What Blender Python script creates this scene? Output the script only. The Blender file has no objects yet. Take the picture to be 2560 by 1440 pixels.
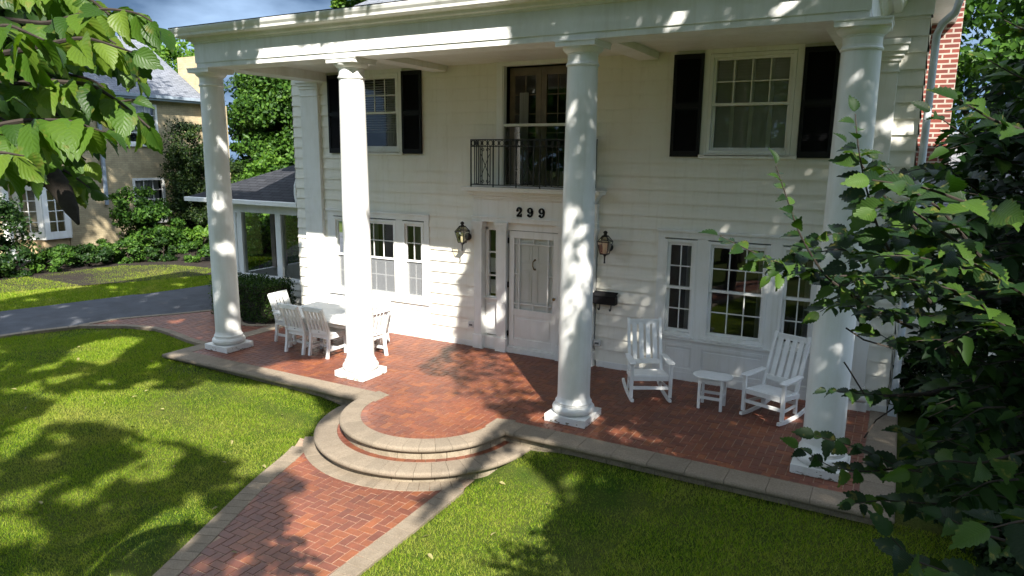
import bpy, bmesh, math, random
import numpy as np
from mathutils import Vector, Matrix
random.seed(7); RNG = np.random.default_rng(11)
SC = bpy.context.scene; COL = SC.collection
rad = math.radians

# ------------------------------------------------------------------ camera
CAM = (5.5372, -8.4175, 3.5597); YAW, PITCH, ROLL, FPX = 0.5028, -0.1891, 0.0099, 1748.8
def cam_axes():
    cy, sy = math.cos(YAW), math.sin(YAW)
    f = Vector((-sy*math.cos(PITCH), cy*math.cos(PITCH), math.sin(PITCH)))
    r = Vector((cy, sy, 0)); u = r.cross(f); c, s = math.cos(ROLL), math.sin(ROLL)
    return c*r + s*u, -s*r + c*u, f
AR, AU, AF = cam_axes()
cd = bpy.data.cameras.new('camera'); cd.sensor_width = 36; cd.lens = FPX/2560*36
cd.clip_start = 0.05; cd.clip_end = 2000
cam = bpy.data.objects.new('camera', cd); COL.objects.link(cam)
m = Matrix((AR, AU, -AF)).transposed().to_4x4(); m.translation = Vector(CAM); cam.matrix_world = m
SC.camera = cam
def at(u, v, d):
    """world point seen at picture position (2560 wide) at distance d along the view"""
    return Vector(CAM) + d*(AF + (u-1280)/FPX*AR - (v-720)/FPX*AU)

# ------------------------------------------------------------------ light
SUN_TO = Vector((.9, -1, 1.18)).normalized()
sl = bpy.data.lights.new('sun', 'SUN'); sl.energy = 4.2; sl.angle = rad(.55); sl.color = (1, .955, .88)
sun = bpy.data.objects.new('sun', sl); COL.objects.link(sun); sun.location = (20, -20, 30)
sun.rotation_euler = (-SUN_TO).to_track_quat('-Z', 'Y').to_euler()
W = bpy.data.worlds.new('World'); SC.world = W; W.use_nodes = True
nt = W.node_tree; nt.nodes.clear()
def N(t, k, **kw):
    n = t.nodes.new(k)
    for a, b in kw.items(): setattr(n, a, b)
    return n
out = N(nt, 'ShaderNodeOutputWorld'); bg = N(nt, 'ShaderNodeBackground'); sky = N(nt, 'ShaderNodeTexSky')
sky.sky_type = 'NISHITA'; sky.sun_disc = False; sky.sun_elevation = rad(41.2); sky.sun_rotation = rad(138); sky.air_density = .7; sky.dust_density = .3
tc = N(nt, 'ShaderNodeTexCoord'); mp = N(nt, 'ShaderNodeMapping'); mp.inputs['Scale'].default_value = (1, 1, 2.6)
n1 = N(nt, 'ShaderNodeTexNoise'); n1.inputs['Scale'].default_value = 3.1; n1.inputs['Detail'].default_value = 9; n1.inputs['Roughness'].default_value = .62
cr = N(nt, 'ShaderNodeValToRGB'); cr.color_ramp.elements[0].position = .36; cr.color_ramp.elements[1].position = .55
n2 = N(nt, 'ShaderNodeTexNoise'); n2.inputs['Scale'].default_value = 6; n2.inputs['Detail'].default_value = 6
cc = N(nt, 'ShaderNodeValToRGB'); cc.color_ramp.elements[0].color = (1.3, 1.75, 2.3, 1); cc.color_ramp.elements[1].color = (5.2, 5.7, 6.3, 1)
cc.color_ramp.elements[0].position = .35; cc.color_ramp.elements[1].position = .66
mx = N(nt, 'ShaderNodeMixRGB')
L = nt.links.new
L(tc.outputs['Generated'], mp.inputs[0]); L(mp.outputs[0], n1.inputs['Vector']); L(mp.outputs[0], n2.inputs['Vector'])
L(n1.outputs['Fac'], cr.inputs[0]); L(n2.outputs['Fac'], cc.inputs[0])
sxyz = N(nt, 'ShaderNodeSeparateXYZ'); L(tc.outputs['Generated'], sxyz.inputs[0]); hb = N(nt, 'ShaderNodeMapRange'); hb.interpolation_type = 'SMOOTHSTEP'
hb.inputs[1].default_value = .24; hb.inputs[2].default_value = .40; hb.inputs[3].default_value = 1; hb.inputs[4].default_value = 0; L(sxyz.outputs['Z'], hb.inputs[0])
mxx = N(nt, 'ShaderNodeMath', operation='MAXIMUM'); L(hb.outputs[0], mxx.inputs[0]); L(cr.outputs[0], mxx.inputs[1]); L(mxx.outputs[0], mx.inputs[0]);
hc = N(nt, 'ShaderNodeMixRGB', blend_type='MULTIPLY'); hc.inputs[2].default_value = (.19, .25, .33, 1); L(hb.outputs[0], hc.inputs[0]); L(sky.outputs[0], mx.inputs[1]); L(cc.outputs[0], hc.inputs[1]); L(hc.outputs[0], mx.inputs[2])
L(mx.outputs[0], bg.inputs[0]); bg.inputs[1].default_value = .15; L(bg.outputs[0], out.inputs[0])
SC.view_settings.view_transform = 'Standard'; SC.view_settings.look = 'None'; SC.view_settings.gamma = 1
SC.view_settings.use_curve_mapping = False; SC.view_settings.exposure = 1.75
SC.render.engine = 'CYCLES'
try:
    SC.cycles.max_bounces = 6; SC.cycles.diffuse_bounces = 4; SC.cycles.glossy_bounces = 3; SC.cycles.transmission_bounces = 5
    SC.cycles.transparent_max_bounces = 10; SC.cycles.sample_clamp_indirect = 6
    SC.cycles.caustics_reflective = False; SC.cycles.caustics_refractive = False
except Exception: pass

# ------------------------------------------------------------------ materials
def newmat(name):
    M = bpy.data.materials.new(name); M.use_nodes = True
    t = M.node_tree; p = t.nodes['Principled BSDF']; return M, t, p
def ramp(t, a, b, pa=.3, pb=.7):
    r = N(t, 'ShaderNodeValToRGB'); e = r.color_ramp.elements
    e[0].color = (*a, 1); e[1].color = (*b, 1); e[0].position = pa; e[1].position = pb; return r
def noise(t, scale, detail=4, vec=None, rough=.55, sc3=None):
    n = N(t, 'ShaderNodeTexNoise'); n.inputs['Scale'].default_value = scale; n.inputs['Detail'].default_value = detail; n.inputs['Roughness'].default_value = rough
    if vec is None: vec = N(t, 'ShaderNodeTexCoord').outputs['Object']
    if sc3:
        mpp = N(t, 'ShaderNodeMapping'); mpp.inputs['Scale'].default_value = sc3; t.links.new(vec, mpp.inputs[0]); vec = mpp.outputs[0]
    t.links.new(vec, n.inputs['Vector']); return n
def bump(t, p, src, strength, dist=.01):
    b = N(t, 'ShaderNodeBump'); b.inputs['Strength'].default_value = strength; b.inputs['Distance'].default_value = dist
    t.links.new(src, b.inputs['Height']); t.links.new(b.outputs[0], p.inputs['Normal'])
def plain(name, a, b=None, rough=.6, scale=8, bs=.0, sc3=None, metallic=0, spec=.5):
    M, t, p = newmat(name); p.inputs['Roughness'].default_value = rough; p.inputs['Metallic'].default_value = metallic
    p.inputs['Specular IOR Level'].default_value = spec
    if b is None: b = tuple(x*.85 for x in a)
    n = noise(t, scale, 6, sc3=sc3); r = ramp(t, b, a, .32, .62); t.links.new(n.outputs['Fac'], r.inputs[0]); t.links.new(r.outputs[0], p.inputs['Base Color'])
    if bs: bump(t, p, n.outputs['Fac'], bs)
    return M
def white(name, col=(.8, .8, .78), chips=False, grime=.16, splash=0):
    """painted wood: slightly uneven white, runs of dirt, optional chips down to the wood near the foot"""
    M, t, p = newmat(name); p.inputs['Roughness'].default_value = .48; p.inputs['Specular IOR Level'].default_value = .35
    o = N(t, 'ShaderNodeTexCoord').outputs['Object']
    n = noise(t, 2.2, 8, o, .65, (1, 1, .45)); r = ramp(t, tuple(c*(1-grime) for c in (col[0]*.99, col[1]*.98, col[2]*.93)), col, .3, .58)
    t.links.new(n.outputs['Fac'], r.inputs[0]); src = r.outputs[0]
    s = noise(t, 14, 3, o, .5, (1, 1, .05)); r2 = ramp(t, (.9, .89, .86), (1, 1, 1), .3, .45); t.links.new(s.outputs['Fac'], r2.inputs[0])
    mu = N(t, 'ShaderNodeMixRGB', blend_type='MULTIPLY'); mu.inputs[0].default_value = .6; t.links.new(src, mu.inputs[1]); t.links.new(r2.outputs[0], mu.inputs[2]); src = mu.outputs[0]
    if splash:
        sz_ = N(t, 'ShaderNodeSeparateXYZ'); t.links.new(o, sz_.inputs[0]); ms = N(t, 'ShaderNodeMapRange'); ms.inputs[1].default_value = .12; ms.inputs[2].default_value = splash; ms.inputs[3].default_value = .42; ms.inputs[4].default_value = 0; t.links.new(sz_.outputs['Z'], ms.inputs[0])
        sn = noise(t, 7, 6, o, .7, (1, 1, .6)); sm = N(t, 'ShaderNodeMath', operation='MULTIPLY'); t.links.new(sn.outputs['Fac'], sm.inputs[0]); t.links.new(ms.outputs[0], sm.inputs[1])
        sg_ = N(t, 'ShaderNodeMixRGB'); sg_.inputs[2].default_value = (.36, .33, .27, 1); t.links.new(sm.outputs[0], sg_.inputs[0]); t.links.new(src, sg_.inputs[1]); src = sg_.outputs[0]
    if chips:
        c = noise(t, 11, 5, o, .6, (1, 1, 2)); sx = N(t, 'ShaderNodeSeparateXYZ'); t.links.new(o, sx.inputs[0])
        mr = N(t, 'ShaderNodeMapRange'); mr.inputs[1].default_value = 0; mr.inputs[2].default_value = .13; mr.inputs[3].default_value = .14; mr.inputs[4].default_value = -.08
        t.links.new(sx.outputs['Z'], mr.inputs[0]); ad = N(t, 'ShaderNodeMath', operation='ADD'); t.links.new(c.outputs['Fac'], ad.inputs[0]); t.links.new(mr.outputs[0], ad.inputs[1])
        gt = N(t, 'ShaderNodeMath', operation='GREATER_THAN'); gt.inputs[1].default_value = .66; t.links.new(ad.outputs[0], gt.inputs[0])
        w = ramp(t, (.12, .10, .07), (.34, .31, .25), .3, .7); t.links.new(noise(t, 30, 4, o).outputs['Fac'], w.inputs[0])
        mm = N(t, 'ShaderNodeMixRGB'); t.links.new(gt.outputs[0], mm.inputs[0]); t.links.new(src, mm.inputs[1]); t.links.new(w.outputs[0], mm.inputs[2]); src = mm.outputs[0]
    t.links.new(src, p.inputs['Base Color']); bump(t, p, noise(t, 40, 4, o).outputs['Fac'], .06, .004)
    return M
def stone(name, a, b, scale=5, rough=.85, fine=70, bs=.25):
    M, t, p = newmat(name); p.inputs['Roughness'].default_value = rough; p.inputs['Specular IOR Level'].default_value = .25
    o = N(t, 'ShaderNodeTexCoord').outputs['Object']
    r = ramp(t, b, a, .3, .68); t.links.new(noise(t, scale, 8, o, .7).outputs['Fac'], r.inputs[0])
    f = noise(t, fine, 3, o); r2 = ramp(t, (.72, .72, .72), (1.08, 1.08, 1.08), .3, .7); t.links.new(f.outputs['Fac'], r2.inputs[0])
    mu = N(t, 'ShaderNodeMixRGB', blend_type='MULTIPLY'); mu.inputs[0].default_value = 1; t.links.new(r.outputs[0], mu.inputs[1]); t.links.new(r2.outputs[0], mu.inputs[2])
    # block to block variation
    g = N(t, 'ShaderNodeNewGeometry'); r3 = ramp(t, (.86, .86, .85), (1.08, 1.07, 1.05), 0, 1); t.links.new(g.outputs['Random Per Island'], r3.inputs[0])
    m2 = N(t, 'ShaderNodeMixRGB', blend_type='MULTIPLY'); m2.inputs[0].default_value = 1; t.links.new(mu.outputs[0], m2.inputs[1]); t.links.new(r3.outputs[0], m2.inputs[2])
    t.links.new(m2.outputs[0], p.inputs['Base Color']); bump(t, p, f.outputs['Fac'], bs, .004); return M
def paver(name):
    M, t, p = newmat(name); p.inputs['Roughness'].default_value = .48; p.inputs['Specular IOR Level'].default_value = .5
    g = N(t, 'ShaderNodeNewGeometry'); r = N(t, 'ShaderNodeValToRGB'); e = r.color_ramp.elements
    e[0].color = (.138, .047, .029, 1); e[1].color = (.232, .078, .030, 1); e[0].position = 0; e[1].position = 1
    for pos, c in ((.3, (.160, .053, .030)), (.62, (.178, .058, .030)), (.85, (.200, .066, .030))):
        x = e.new(pos); x.color = (*c, 1)
    t.links.new(g.outputs['Random Per Island'], r.inputs[0])
    o = N(t, 'ShaderNodeTexCoord').outputs['Object']; n = noise(t, 9, 7, o, .7); r2 = ramp(t, (.72, .74, .80), (1.12, 1.08, 1.05), .28, .68); t.links.new(n.outputs['Fac'], r2.inputs[0])
    big = noise(t, .8, 4, o); r4 = ramp(t, (.74, .75, .78), (1.08, 1.06, 1.03), .33, .62); t.links.new(big.outputs['Fac'], r4.inputs[0])
    mu = N(t, 'ShaderNodeMixRGB', blend_type='MULTIPLY'); mu.inputs[0].default_value = 1; t.links.new(r.outputs[0], mu.inputs[1]); t.links.new(r2.outputs[0], mu.inputs[2])
    m2 = N(t, 'ShaderNodeMixRGB', blend_type='MULTIPLY'); m2.inputs[0].default_value = 1; t.links.new(mu.outputs[0], m2.inputs[1]); t.links.new(r4.outputs[0], m2.inputs[2])
    t.links.new(m2.outputs[0], p.inputs['Base Color']); bump(t, p, noise(t, 90, 3, o).outputs['Fac'], .2, .003); return M
def brickmat(name, c1, c2, mortar, bw=.21, rh=.073, ms=.012, soot=None):
    """running-bond wall brick laid out on the wall's own UV metres"""
    M, t, p = newmat(name); p.inputs['Roughness'].default_value = .85; p.inputs['Specular IOR Level'].default_value = .2
    uv = N(t, 'ShaderNodeUVMap'); b = N(t, 'ShaderNodeTexBrick'); b.inputs['Scale'].default_value = 1; b.inputs['Brick Width'].default_value = bw; b.inputs['Row Height'].default_value = rh
    b.inputs['Mortar Size'].default_value = ms; b.inputs['Color1'].default_value = (*c1, 1); b.inputs['Color2'].default_value = (*c2, 1); b.inputs['Mortar'].default_value = (*mortar, 1); b.inputs['Bias'].default_value = -.1
    t.links.new(uv.outputs[0], b.inputs['Vector']); src = b.outputs['Color']
    n = noise(t, 3, 6); r = ramp(t, (.7, .7, .7), (1.1, 1.1, 1.1), .3, .7); t.links.new(n.outputs['Fac'], r.inputs[0])
    mu = N(t, 'ShaderNodeMixRGB', blend_type='MULTIPLY'); mu.inputs[0].default_value = .8; t.links.new(src, mu.inputs[1]); t.links.new(r.outputs[0], mu.inputs[2])
    t.links.new(mu.outputs[0], p.inputs['Base Color']); bump(t, p, b.outputs['Fac'], -.4, .008); return M
def shingle(name, c1, c2, dark):
    M, t, p = newmat(name); p.inputs['Roughness'].default_value = .9; p.inputs['Specular IOR Level'].default_value = .15
    uv = N(t, 'ShaderNodeUVMap'); b = N(t, 'ShaderNodeTexBrick'); b.inputs['Scale'].default_value = 1; b.inputs['Brick Width'].default_value = .33; b.inputs['Row Height'].default_value = .135
    b.inputs['Mortar Size'].default_value = .012; b.inputs['Mortar Smooth'].default_value = .3; b.inputs['Color1'].default_value = (*c1, 1); b.inputs['Color2'].default_value = (*c2, 1); b.inputs['Mortar'].default_value = (*dark, 1)
    t.links.new(uv.outputs[0], b.inputs['Vector']); n = noise(t, 40, 4); r = ramp(t, (.75,)*3, (1.15,)*3); t.links.new(n.outputs['Fac'], r.inputs[0])
    mu = N(t, 'ShaderNodeMixRGB', blend_type='MULTIPLY'); mu.inputs[0].default_value = 1; t.links.new(b.outputs['Color'], mu.inputs[1]); t.links.new(r.outputs[0], mu.inputs[2])
    t.links.new(mu.outputs[0], p.inputs['Base Color']); bump(t, p, b.outputs['Fac'], -.5, .01); return M
def glassmat(name, tint=(.93, .95, .94), boost=.015, ior=1.55):
    M = bpy.data.materials.new(name); M.use_nodes = True; t = M.node_tree; t.nodes.clear()
    o = N(t, 'ShaderNodeOutputMaterial'); mx = N(t, 'ShaderNodeMixShader'); tr = N(t, 'ShaderNodeBsdfTransparent'); gl = N(t, 'ShaderNodeBsdfGlossy')
    tr.inputs[0].default_value = (*tint, 1); gl.inputs['Roughness'].default_value = .012; gl.inputs['Color'].default_value = (.95, .97, .96, 1)
    f = N(t, 'ShaderNodeFresnel'); f.inputs[0].default_value = ior; a = N(t, 'ShaderNodeMath', operation='ADD'); a.inputs[1].default_value = boost; a.use_clamp = True
    n = noise(t, 1.6, 2); b = N(t, 'ShaderNodeBump'); b.inputs['Strength'].default_value = .05; b.inputs['Distance'].default_value = .02
    t.links.new(n.outputs['Fac'], b.inputs['Height']); t.links.new(b.outputs[0], gl.inputs['Normal'])
    t.links.new(f.outputs[0], a.inputs[0]); t.links.new(a.outputs[0], mx.inputs[0]); t.links.new(tr.outputs[0], mx.inputs[1]); t.links.new(gl.outputs[0], mx.inputs[2]); t.links.new(mx.outputs[0], o.inputs[0]); return M
def screenmat(name, c, a):
    M = bpy.data.materials.new(name); M.use_nodes = True; t = M.node_tree; t.nodes.clear()
    o = N(t, 'ShaderNodeOutputMaterial'); mx = N(t, 'ShaderNodeMixShader'); tr = N(t, 'ShaderNodeBsdfTransparent'); d = N(t, 'ShaderNodeBsdfDiffuse'); d.inputs[0].default_value = (*c, 1)
    mx.inputs[0].default_value = a; t.links.new(tr.outputs[0], mx.inputs[1]); t.links.new(d.outputs[0], mx.inputs[2]); t.links.new(mx.outputs[0], o.inputs[0]); return M
def leafmat(name, dark, mid, light, trans=.35, veins=0, rough=.45, patch=0.0, tcol=None, dry=None, spec=.16):
    """leaf: colour differs leaf to leaf, a share of the light passes through"""
    M = bpy.data.materials.new(name); M.use_nodes = True; t = M.node_tree; t.nodes.clear()
    o = N(t, 'ShaderNodeOutputMaterial'); mx = N(t, 'ShaderNodeMixShader'); p = N(t, 'ShaderNodeBsdfPrincipled'); tl = N(t, 'ShaderNodeBsdfTranslucent')
    p.inputs['Roughness'].default_value = rough; p.inputs['Specular IOR Level'].default_value = spec
    g = N(t, 'ShaderNodeNewGeometry'); r = N(t, 'ShaderNodeValToRGB'); e = r.color_ramp.elements
    e[0].color = (*dark, 1); e[1].color = (*light, 1); e[0].position = .05; e[1].position = .97; x = e.new(.5); x.color = (*mid, 1)
    t.links.new(g.outputs['Random Per Island'], r.inputs[0]); src = r.outputs[0]
    if patch:
        n = noise(t, patch, 3); r2 = ramp(t, (.6, .68, .6), (1.3, 1.2, 1.1), .35, .65); t.links.new(n.outputs['Fac'], r2.inputs[0])
        mu = N(t, 'ShaderNodeMixRGB', blend_type='MULTIPLY'); mu.inputs[0].default_value = 1; t.links.new(src, mu.inputs[1]); t.links.new(r2.outputs[0], mu.inputs[2]); src = mu.outputs[0]
    if dry:
        n = noise(t, .75, 5, rough=.7); r3 = ramp(t, (0, 0, 0), (1, 1, 1), .50, .68); t.links.new(n.outputs['Fac'], r3.inputs[0]); md = N(t, 'ShaderNodeMixRGB'); md.inputs[2].default_value = (*dry, 1)
        ms_ = N(t, 'ShaderNodeMath', operation='MULTIPLY'); ms_.inputs[1].default_value = .6; t.links.new(r3.outputs[0], ms_.inputs[0]); t.links.new(ms_.outputs[0], md.inputs[0]); t.links.new(src, md.inputs[1]); src = md.outputs[0]
    if veins:
        uv = N(t, 'ShaderNodeUVMap'); s = N(t, 'ShaderNodeSeparateXYZ'); t.links.new(uv.outputs[0], s.inputs[0])
        ab = N(t, 'ShaderNodeMath', operation='ABSOLUTE'); t.links.new(s.outputs[0], ab.inputs[0])
        m1 = N(t, 'ShaderNodeMath', operation='MULTIPLY'); m1.inputs[1].default_value = -3.2; t.links.new(ab.outputs[0], m1.inputs[0])
        m2 = N(t, 'ShaderNodeMath', operation='MULTIPLY_ADD'); m2.inputs[1].default_value = veins; t.links.new(s.outputs[1], m2.inputs[0]); t.links.new(m1.outputs[0], m2.inputs[2])
        pp = N(t, 'ShaderNodeMath', operation='PINGPONG'); pp.inputs[1].default_value = .5; t.links.new(m2.outputs[0], pp.inputs[0])
        l1 = N(t, 'ShaderNodeMath', operation='LESS_THAN'); l1.inputs[1].default_value = .07; t.links.new(pp.outputs[0], l1.inputs[0])
        l2 = N(t, 'ShaderNodeMath', operation='LESS_THAN'); l2.inputs[1].default_value = .05; t.links.new(ab.outputs[0], l2.inputs[0])
        mxx = N(t, 'ShaderNodeMath', operation='MAXIMUM'); t.links.new(l1.outputs[0], mxx.inputs[0]); t.links.new(l2.outputs[0], mxx.inputs[1])
        sc = N(t, 'ShaderNodeMath', operation='MULTIPLY'); sc.inputs[1].default_value = .17; t.links.new(mxx.outputs[0], sc.inputs[0])
        bl = noise(t, 34, 3); br = ramp(t, (0, 0, 0), (1, 1, 1), .60, .70); t.links.new(bl.outputs['Fac'], br.inputs[0])
        bm_ = N(t, 'ShaderNodeMixRGB'); bm_.inputs[2].default_value = (.16, .14, .03, 1); bs_ = N(t, 'ShaderNodeMath', operation='MULTIPLY'); bs_.inputs[1].default_value = .55; t.links.new(br.outputs[0], bs_.inputs[0]); t.links.new(bs_.outputs[0], bm_.inputs[0]); t.links.new(src, bm_.inputs[1]); src = bm_.outputs[0]
        li = N(t, 'ShaderNodeMixRGB', blend_type='MULTIPLY'); li.inputs[2].default_value = (2.0, 1.9, 1.7, 1); t.links.new(sc.outputs[0], li.inputs[0]); t.links.new(src, li.inputs[1]); src = li.outputs[0]
        bp = N(t, 'ShaderNodeBump'); bp.inputs['Strength'].default_value = .28; bp.inputs['Distance'].default_value = .004; bp.invert = True
        t.links.new(pp.outputs[0], bp.inputs['Height']); bp.invert = False; t.links.new(bp.outputs[0], p.inputs['Normal'])
    t.links.new(src, p.inputs['Base Color'])
    mu = N(t, 'ShaderNodeMixRGB', blend_type='MULTIPLY'); mu.inputs[0].default_value = 1; mu.inputs[2].default_value = (*(tcol or (1.7, 1.9, .6)), 1); t.links.new(src, mu.inputs[1]); t.links.new(mu.outputs[0], tl.inputs[0])
    mx.inputs[0].default_value = trans; t.links.new(p.outputs[0], mx.inputs[1]); t.links.new(tl.outputs[0], mx.inputs[2]); t.links.new(mx.outputs[0], o.inputs[0]); return M

WHITE = white('white_paint'); WALLW = white('siding_paint_bounce_tint', (.81, .785, .70), grime=.05); CHIP = white('chipped_paint', (.8, .8, .78), chips=True, splash=.5); SHAFT = white('column_paint', (.8, .8, .78), splash=.9)  # cream of the siding paint carries warm bounced light
TRIM = white('trim_paint', (.8, .8, .77), grime=.1); FURN = plain('furniture_white', (.8, .8, .78), (.74, .74, .71), .42, 12)
BLACK = plain('black_paint', (.006, .006, .007), (.004, .004, .005), .6, 20, spec=.25); IRON = plain('black_iron', (.016, .015, .014), (.008, .008, .008), .5, 30)
COPING = stone('cast_stone', (.238, .195, .146), (.205, .165, .122)); RISER = stone('riser_stone', (.33, .28, .205), (.20, .16, .11), 8); EDGE = stone('edge_paver', (.248, .202, .150), (.198, .158, .114), 7)
PAVER = paver('clay_paver'); MORTAR = stone('mortar_sand', (.42, .30, .21), (.30, .21, .15), 20)
ASPHALT = stone('asphalt', (.10, .105, .12), (.06, .062, .07), 2, .9, 120, .5); SOIL = stone('soil', (.030, .022, .016), (.012, .009, .007), 6, .95, 50, .6)
GLASS = glassmat('window_glass'); GLASSD = glassmat('storm_glass', (.99, .99, .98), 0, 1.22); GLASSL = glassmat('lantern_glass', (.93, .9, .8), .05); MESHS = screenmat('insect_screen', (.26, .27, .28), .62)
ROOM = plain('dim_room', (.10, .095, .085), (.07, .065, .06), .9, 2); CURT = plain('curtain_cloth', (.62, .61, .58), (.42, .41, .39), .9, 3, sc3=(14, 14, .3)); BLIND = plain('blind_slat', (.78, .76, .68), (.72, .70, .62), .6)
BROWNF = plain('brown_wood', (.19, .145, .105), (.13, .10, .075), .55, 5); BRASS = plain('aged_brass', (.25, .17, .07), (.12, .085, .05), .35, 30, metallic=1); PAPER = plain('paper', (.72, .72, .74), (.6, .6, .63), .8, 40, sc3=(.2, 1, 5))
SHIN = shingle('dark_shingle', (.022, .023, .027), (.038, .039, .044), (.008, .008, .009)); SHING = shingle('grey_shingle', (.14, .15, .17), (.185, .195, .22), (.07, .075, .085)); SHINR = shingle('weathered_shingle', (.15, .155, .165), (.21, .215, .225), (.05, .05, .055))
REDBR = brickmat('red_brick', (.20, .056, .042), (.13, .040, .034), (.38, .32, .27)); YELBR = brickmat('yellow_brick', (.47, .39, .24), (.40, .325, .195), (.35, .29, .19), .21, .07, .008)
GALV = plain('grey_metal', (.30, .35, .40), (.22, .26, .30), .45, 6); DOWN = plain('downspout_paint', (.55, .60, .64), (.45, .50, .54), .5, 6); COPPER = plain('copper_sheet', (.20, .115, .085), (.13, .085, .075), .4, 4, metallic=.6); CREAM = plain('frosted_cream', (.62, .58, .44), None, .5)
OUTL = plain('grey_plastic', (.62, .62, .60), None, .5); BARK = stone('bark', (.075, .06, .045), (.03, .025, .02), 12, .95, 40, .9); DBARK = stone('dark_twig', (.045, .035, .028), (.02, .016, .013), 20, .9, 60, .5)

# ------------------------------------------------------------------ mesh helper
def wloc(o):
    v = Vector((0, 0, 0))
    while o is not None: v += o.location; o = o.parent
    return v
class MB:
    def __init__(s): s.v = []; s.f = []; s.uv = []; s.hasuv = False
    def add(s, vs, fs, uvs=None):
        b = len(s.v); s.v.extend([tuple(p) for p in vs]); s.f.extend([tuple(i+b for i in f) for f in fs])
        if uvs: s.hasuv = True; s.uv.extend(uvs)
        else: s.uv.extend([None]*len(fs))
        return s
    def box(s, x0, x1, y0, y1, z0, z1):
        return s.add([(x0,y0,z0),(x1,y0,z0),(x1,y1,z0),(x0,y1,z0),(x0,y0,z1),(x1,y0,z1),(x1,y1,z1),(x0,y1,z1)], [(0,3,2,1),(4,5,6,7),(0,1,5,4),(1,2,6,5),(2,3,7,6),(3,0,4,7)])
    def bar(s, a, b, w, h, up=(0, 0, 1)):
        a = Vector(a); b = Vector(b); d = (b-a).normalized(); up = Vector(up)
        if abs(d.dot(up)) > .98: up = Vector((0, 1, 0))
        r = d.cross(up).normalized()*w/2; u = r.cross(d).normalized()*h/2
        return s.add([a-r-u, a+r-u, a+r+u, a-r+u, b-r-u, b+r-u, b+r+u, b-r+u], [(3,2,1,0),(4,5,6,7),(0,1,5,4),(1,2,6,5),(2,3,7,6),(3,0,4,7)])
    def quad(s, a, b, c, d, uv=None): return s.add([a, b, c, d], [(0, 1, 2, 3)], [uv] if uv else None)
    def tube(s, pts, r, n=8, cap=True):
        pts = [Vector(p) for p in pts]; rs = r if isinstance(r, (list, tuple)) else [r]*len(pts); vs = []; fs = []
        pu = None
        for i, p in enumerate(pts):
            d = (pts[min(i+1, len(pts)-1)]-pts[max(i-1, 0)]).normalized()
            if pu is None: pu = d.cross(Vector((0, 0, 1)) if abs(d.z) < .9 else Vector((1, 0, 0))).normalized()
            pu = (pu-d*pu.dot(d)).normalized(); w = d.cross(pu)
            for k in range(n): a = 2*math.pi*k/n; vs.append(p+(pu*math.cos(a)+w*math.sin(a))*rs[i])
        for i in range(len(pts)-1):
            for k in range(n): fs.append((i*n+k, i*n+(k+1) % n, (i+1)*n+(k+1) % n, (i+1)*n+k))
        if cap: fs += [tuple(range(n-1, -1, -1)), tuple((len(pts)-1)*n+k for k in range(n))]
        return s.add(vs, fs)
    def lathe(s, prof, c=(0, 0, 0), n=32):
        vs = []; fs = []
        for r, z in prof:
            for k in range(n): a = 2*math.pi*k/n; vs.append((c[0]+r*math.cos(a), c[1]+r*math.sin(a), c[2]+z))
        for i in range(len(prof)-1):
            for k in range(n): fs.append((i*n+k, i*n+(k+1) % n, (i+1)*n+(k+1) % n, (i+1)*n+k))
        fs += [tuple(range(n-1, -1, -1)), tuple((len(prof)-1)*n+k for k in range(n))]
        return s.add(vs, fs)
    def prism(s, poly, a, b, axis='z'):
        n = len(poly); f = {'z': lambda p, h: (p[0], p[1], h), 'y': lambda p, h: (p[0], h, p[1]), 'x': lambda p, h: (h, p[0], p[1])}[axis]
        vs = [f(p, a) for p in poly]+[f(p, b) for p in poly]; fs = [tuple(range(n-1, -1, -1)), tuple(range(n, 2*n))]+[(i, (i+1) % n, (i+1) % n+n, i+n) for i in range(n)]
        return s.add(vs, fs)
    def sweep(s, prof, path, closed_prof=True, caps=True):
        """prof: (outward, z); path: (x, y, nx, ny) outward normals with mitre scale inside"""
        n = len(prof); vs = []; fs = []
        for x, y, nx, ny in path:
            for o, z in prof: vs.append((x+nx*o, y+ny*o, z))
        for i in range(len(path)-1):
            for k in range(n if closed_prof else n-1): fs.append((i*n+k, i*n+(k+1) % n, (i+1)*n+(k+1) % n, (i+1)*n+k))
        if caps: fs += [tuple(range(n-1, -1, -1)), tuple((len(path)-1)*n+k for k in range(n))]
        return s.add(vs, fs)
    def build(s, name, mat, parent=None, smooth=False, bevel=0, loc=None, fixn=True):
        off = wloc(parent) if parent is not None and loc is None else Vector((0, 0, 0))
        me = bpy.data.meshes.new(name); me.from_pydata([(p[0]-off.x, p[1]-off.y, p[2]-off.z) for p in s.v], [], s.f)
        if s.hasuv:
            ul = me.uv_layers.new(name='UVMap'); k = 0
            for f, u in zip(s.f, s.uv):
                for i in range(len(f)):
                    ul.data[k].uv = u[i] if u else (0, 0)
                    k += 1
        if fixn and not s.hasuv:
            bm = bmesh.new(); bm.from_mesh(me); bmesh.ops.recalc_face_normals(bm, faces=bm.faces); bm.to_mesh(me); bm.free()
        if smooth:
            me.polygons.foreach_set('use_smooth', [True]*len(me.polygons))
            try: me.set_sharp_from_angle(angle=rad(40))
            except Exception: pass
        me.materials.append(mat); o = bpy.data.objects.new(name, me); COL.objects.link(o)
        if parent is not None: o.parent = parent
        if bevel:
            b = o.modifiers.new('bevel', 'BEVEL'); b.width = bevel; b.segments = 2; b.limit_method = 'ANGLE'; b.angle_limit = rad(35)
        return o
def tag(o, label=None, cat=None, group=None, kind=None):
    if label: o['label'] = label
    if cat: o['category'] = cat
    if group: o['group'] = group
    if kind: o['kind'] = kind
    return o
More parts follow.
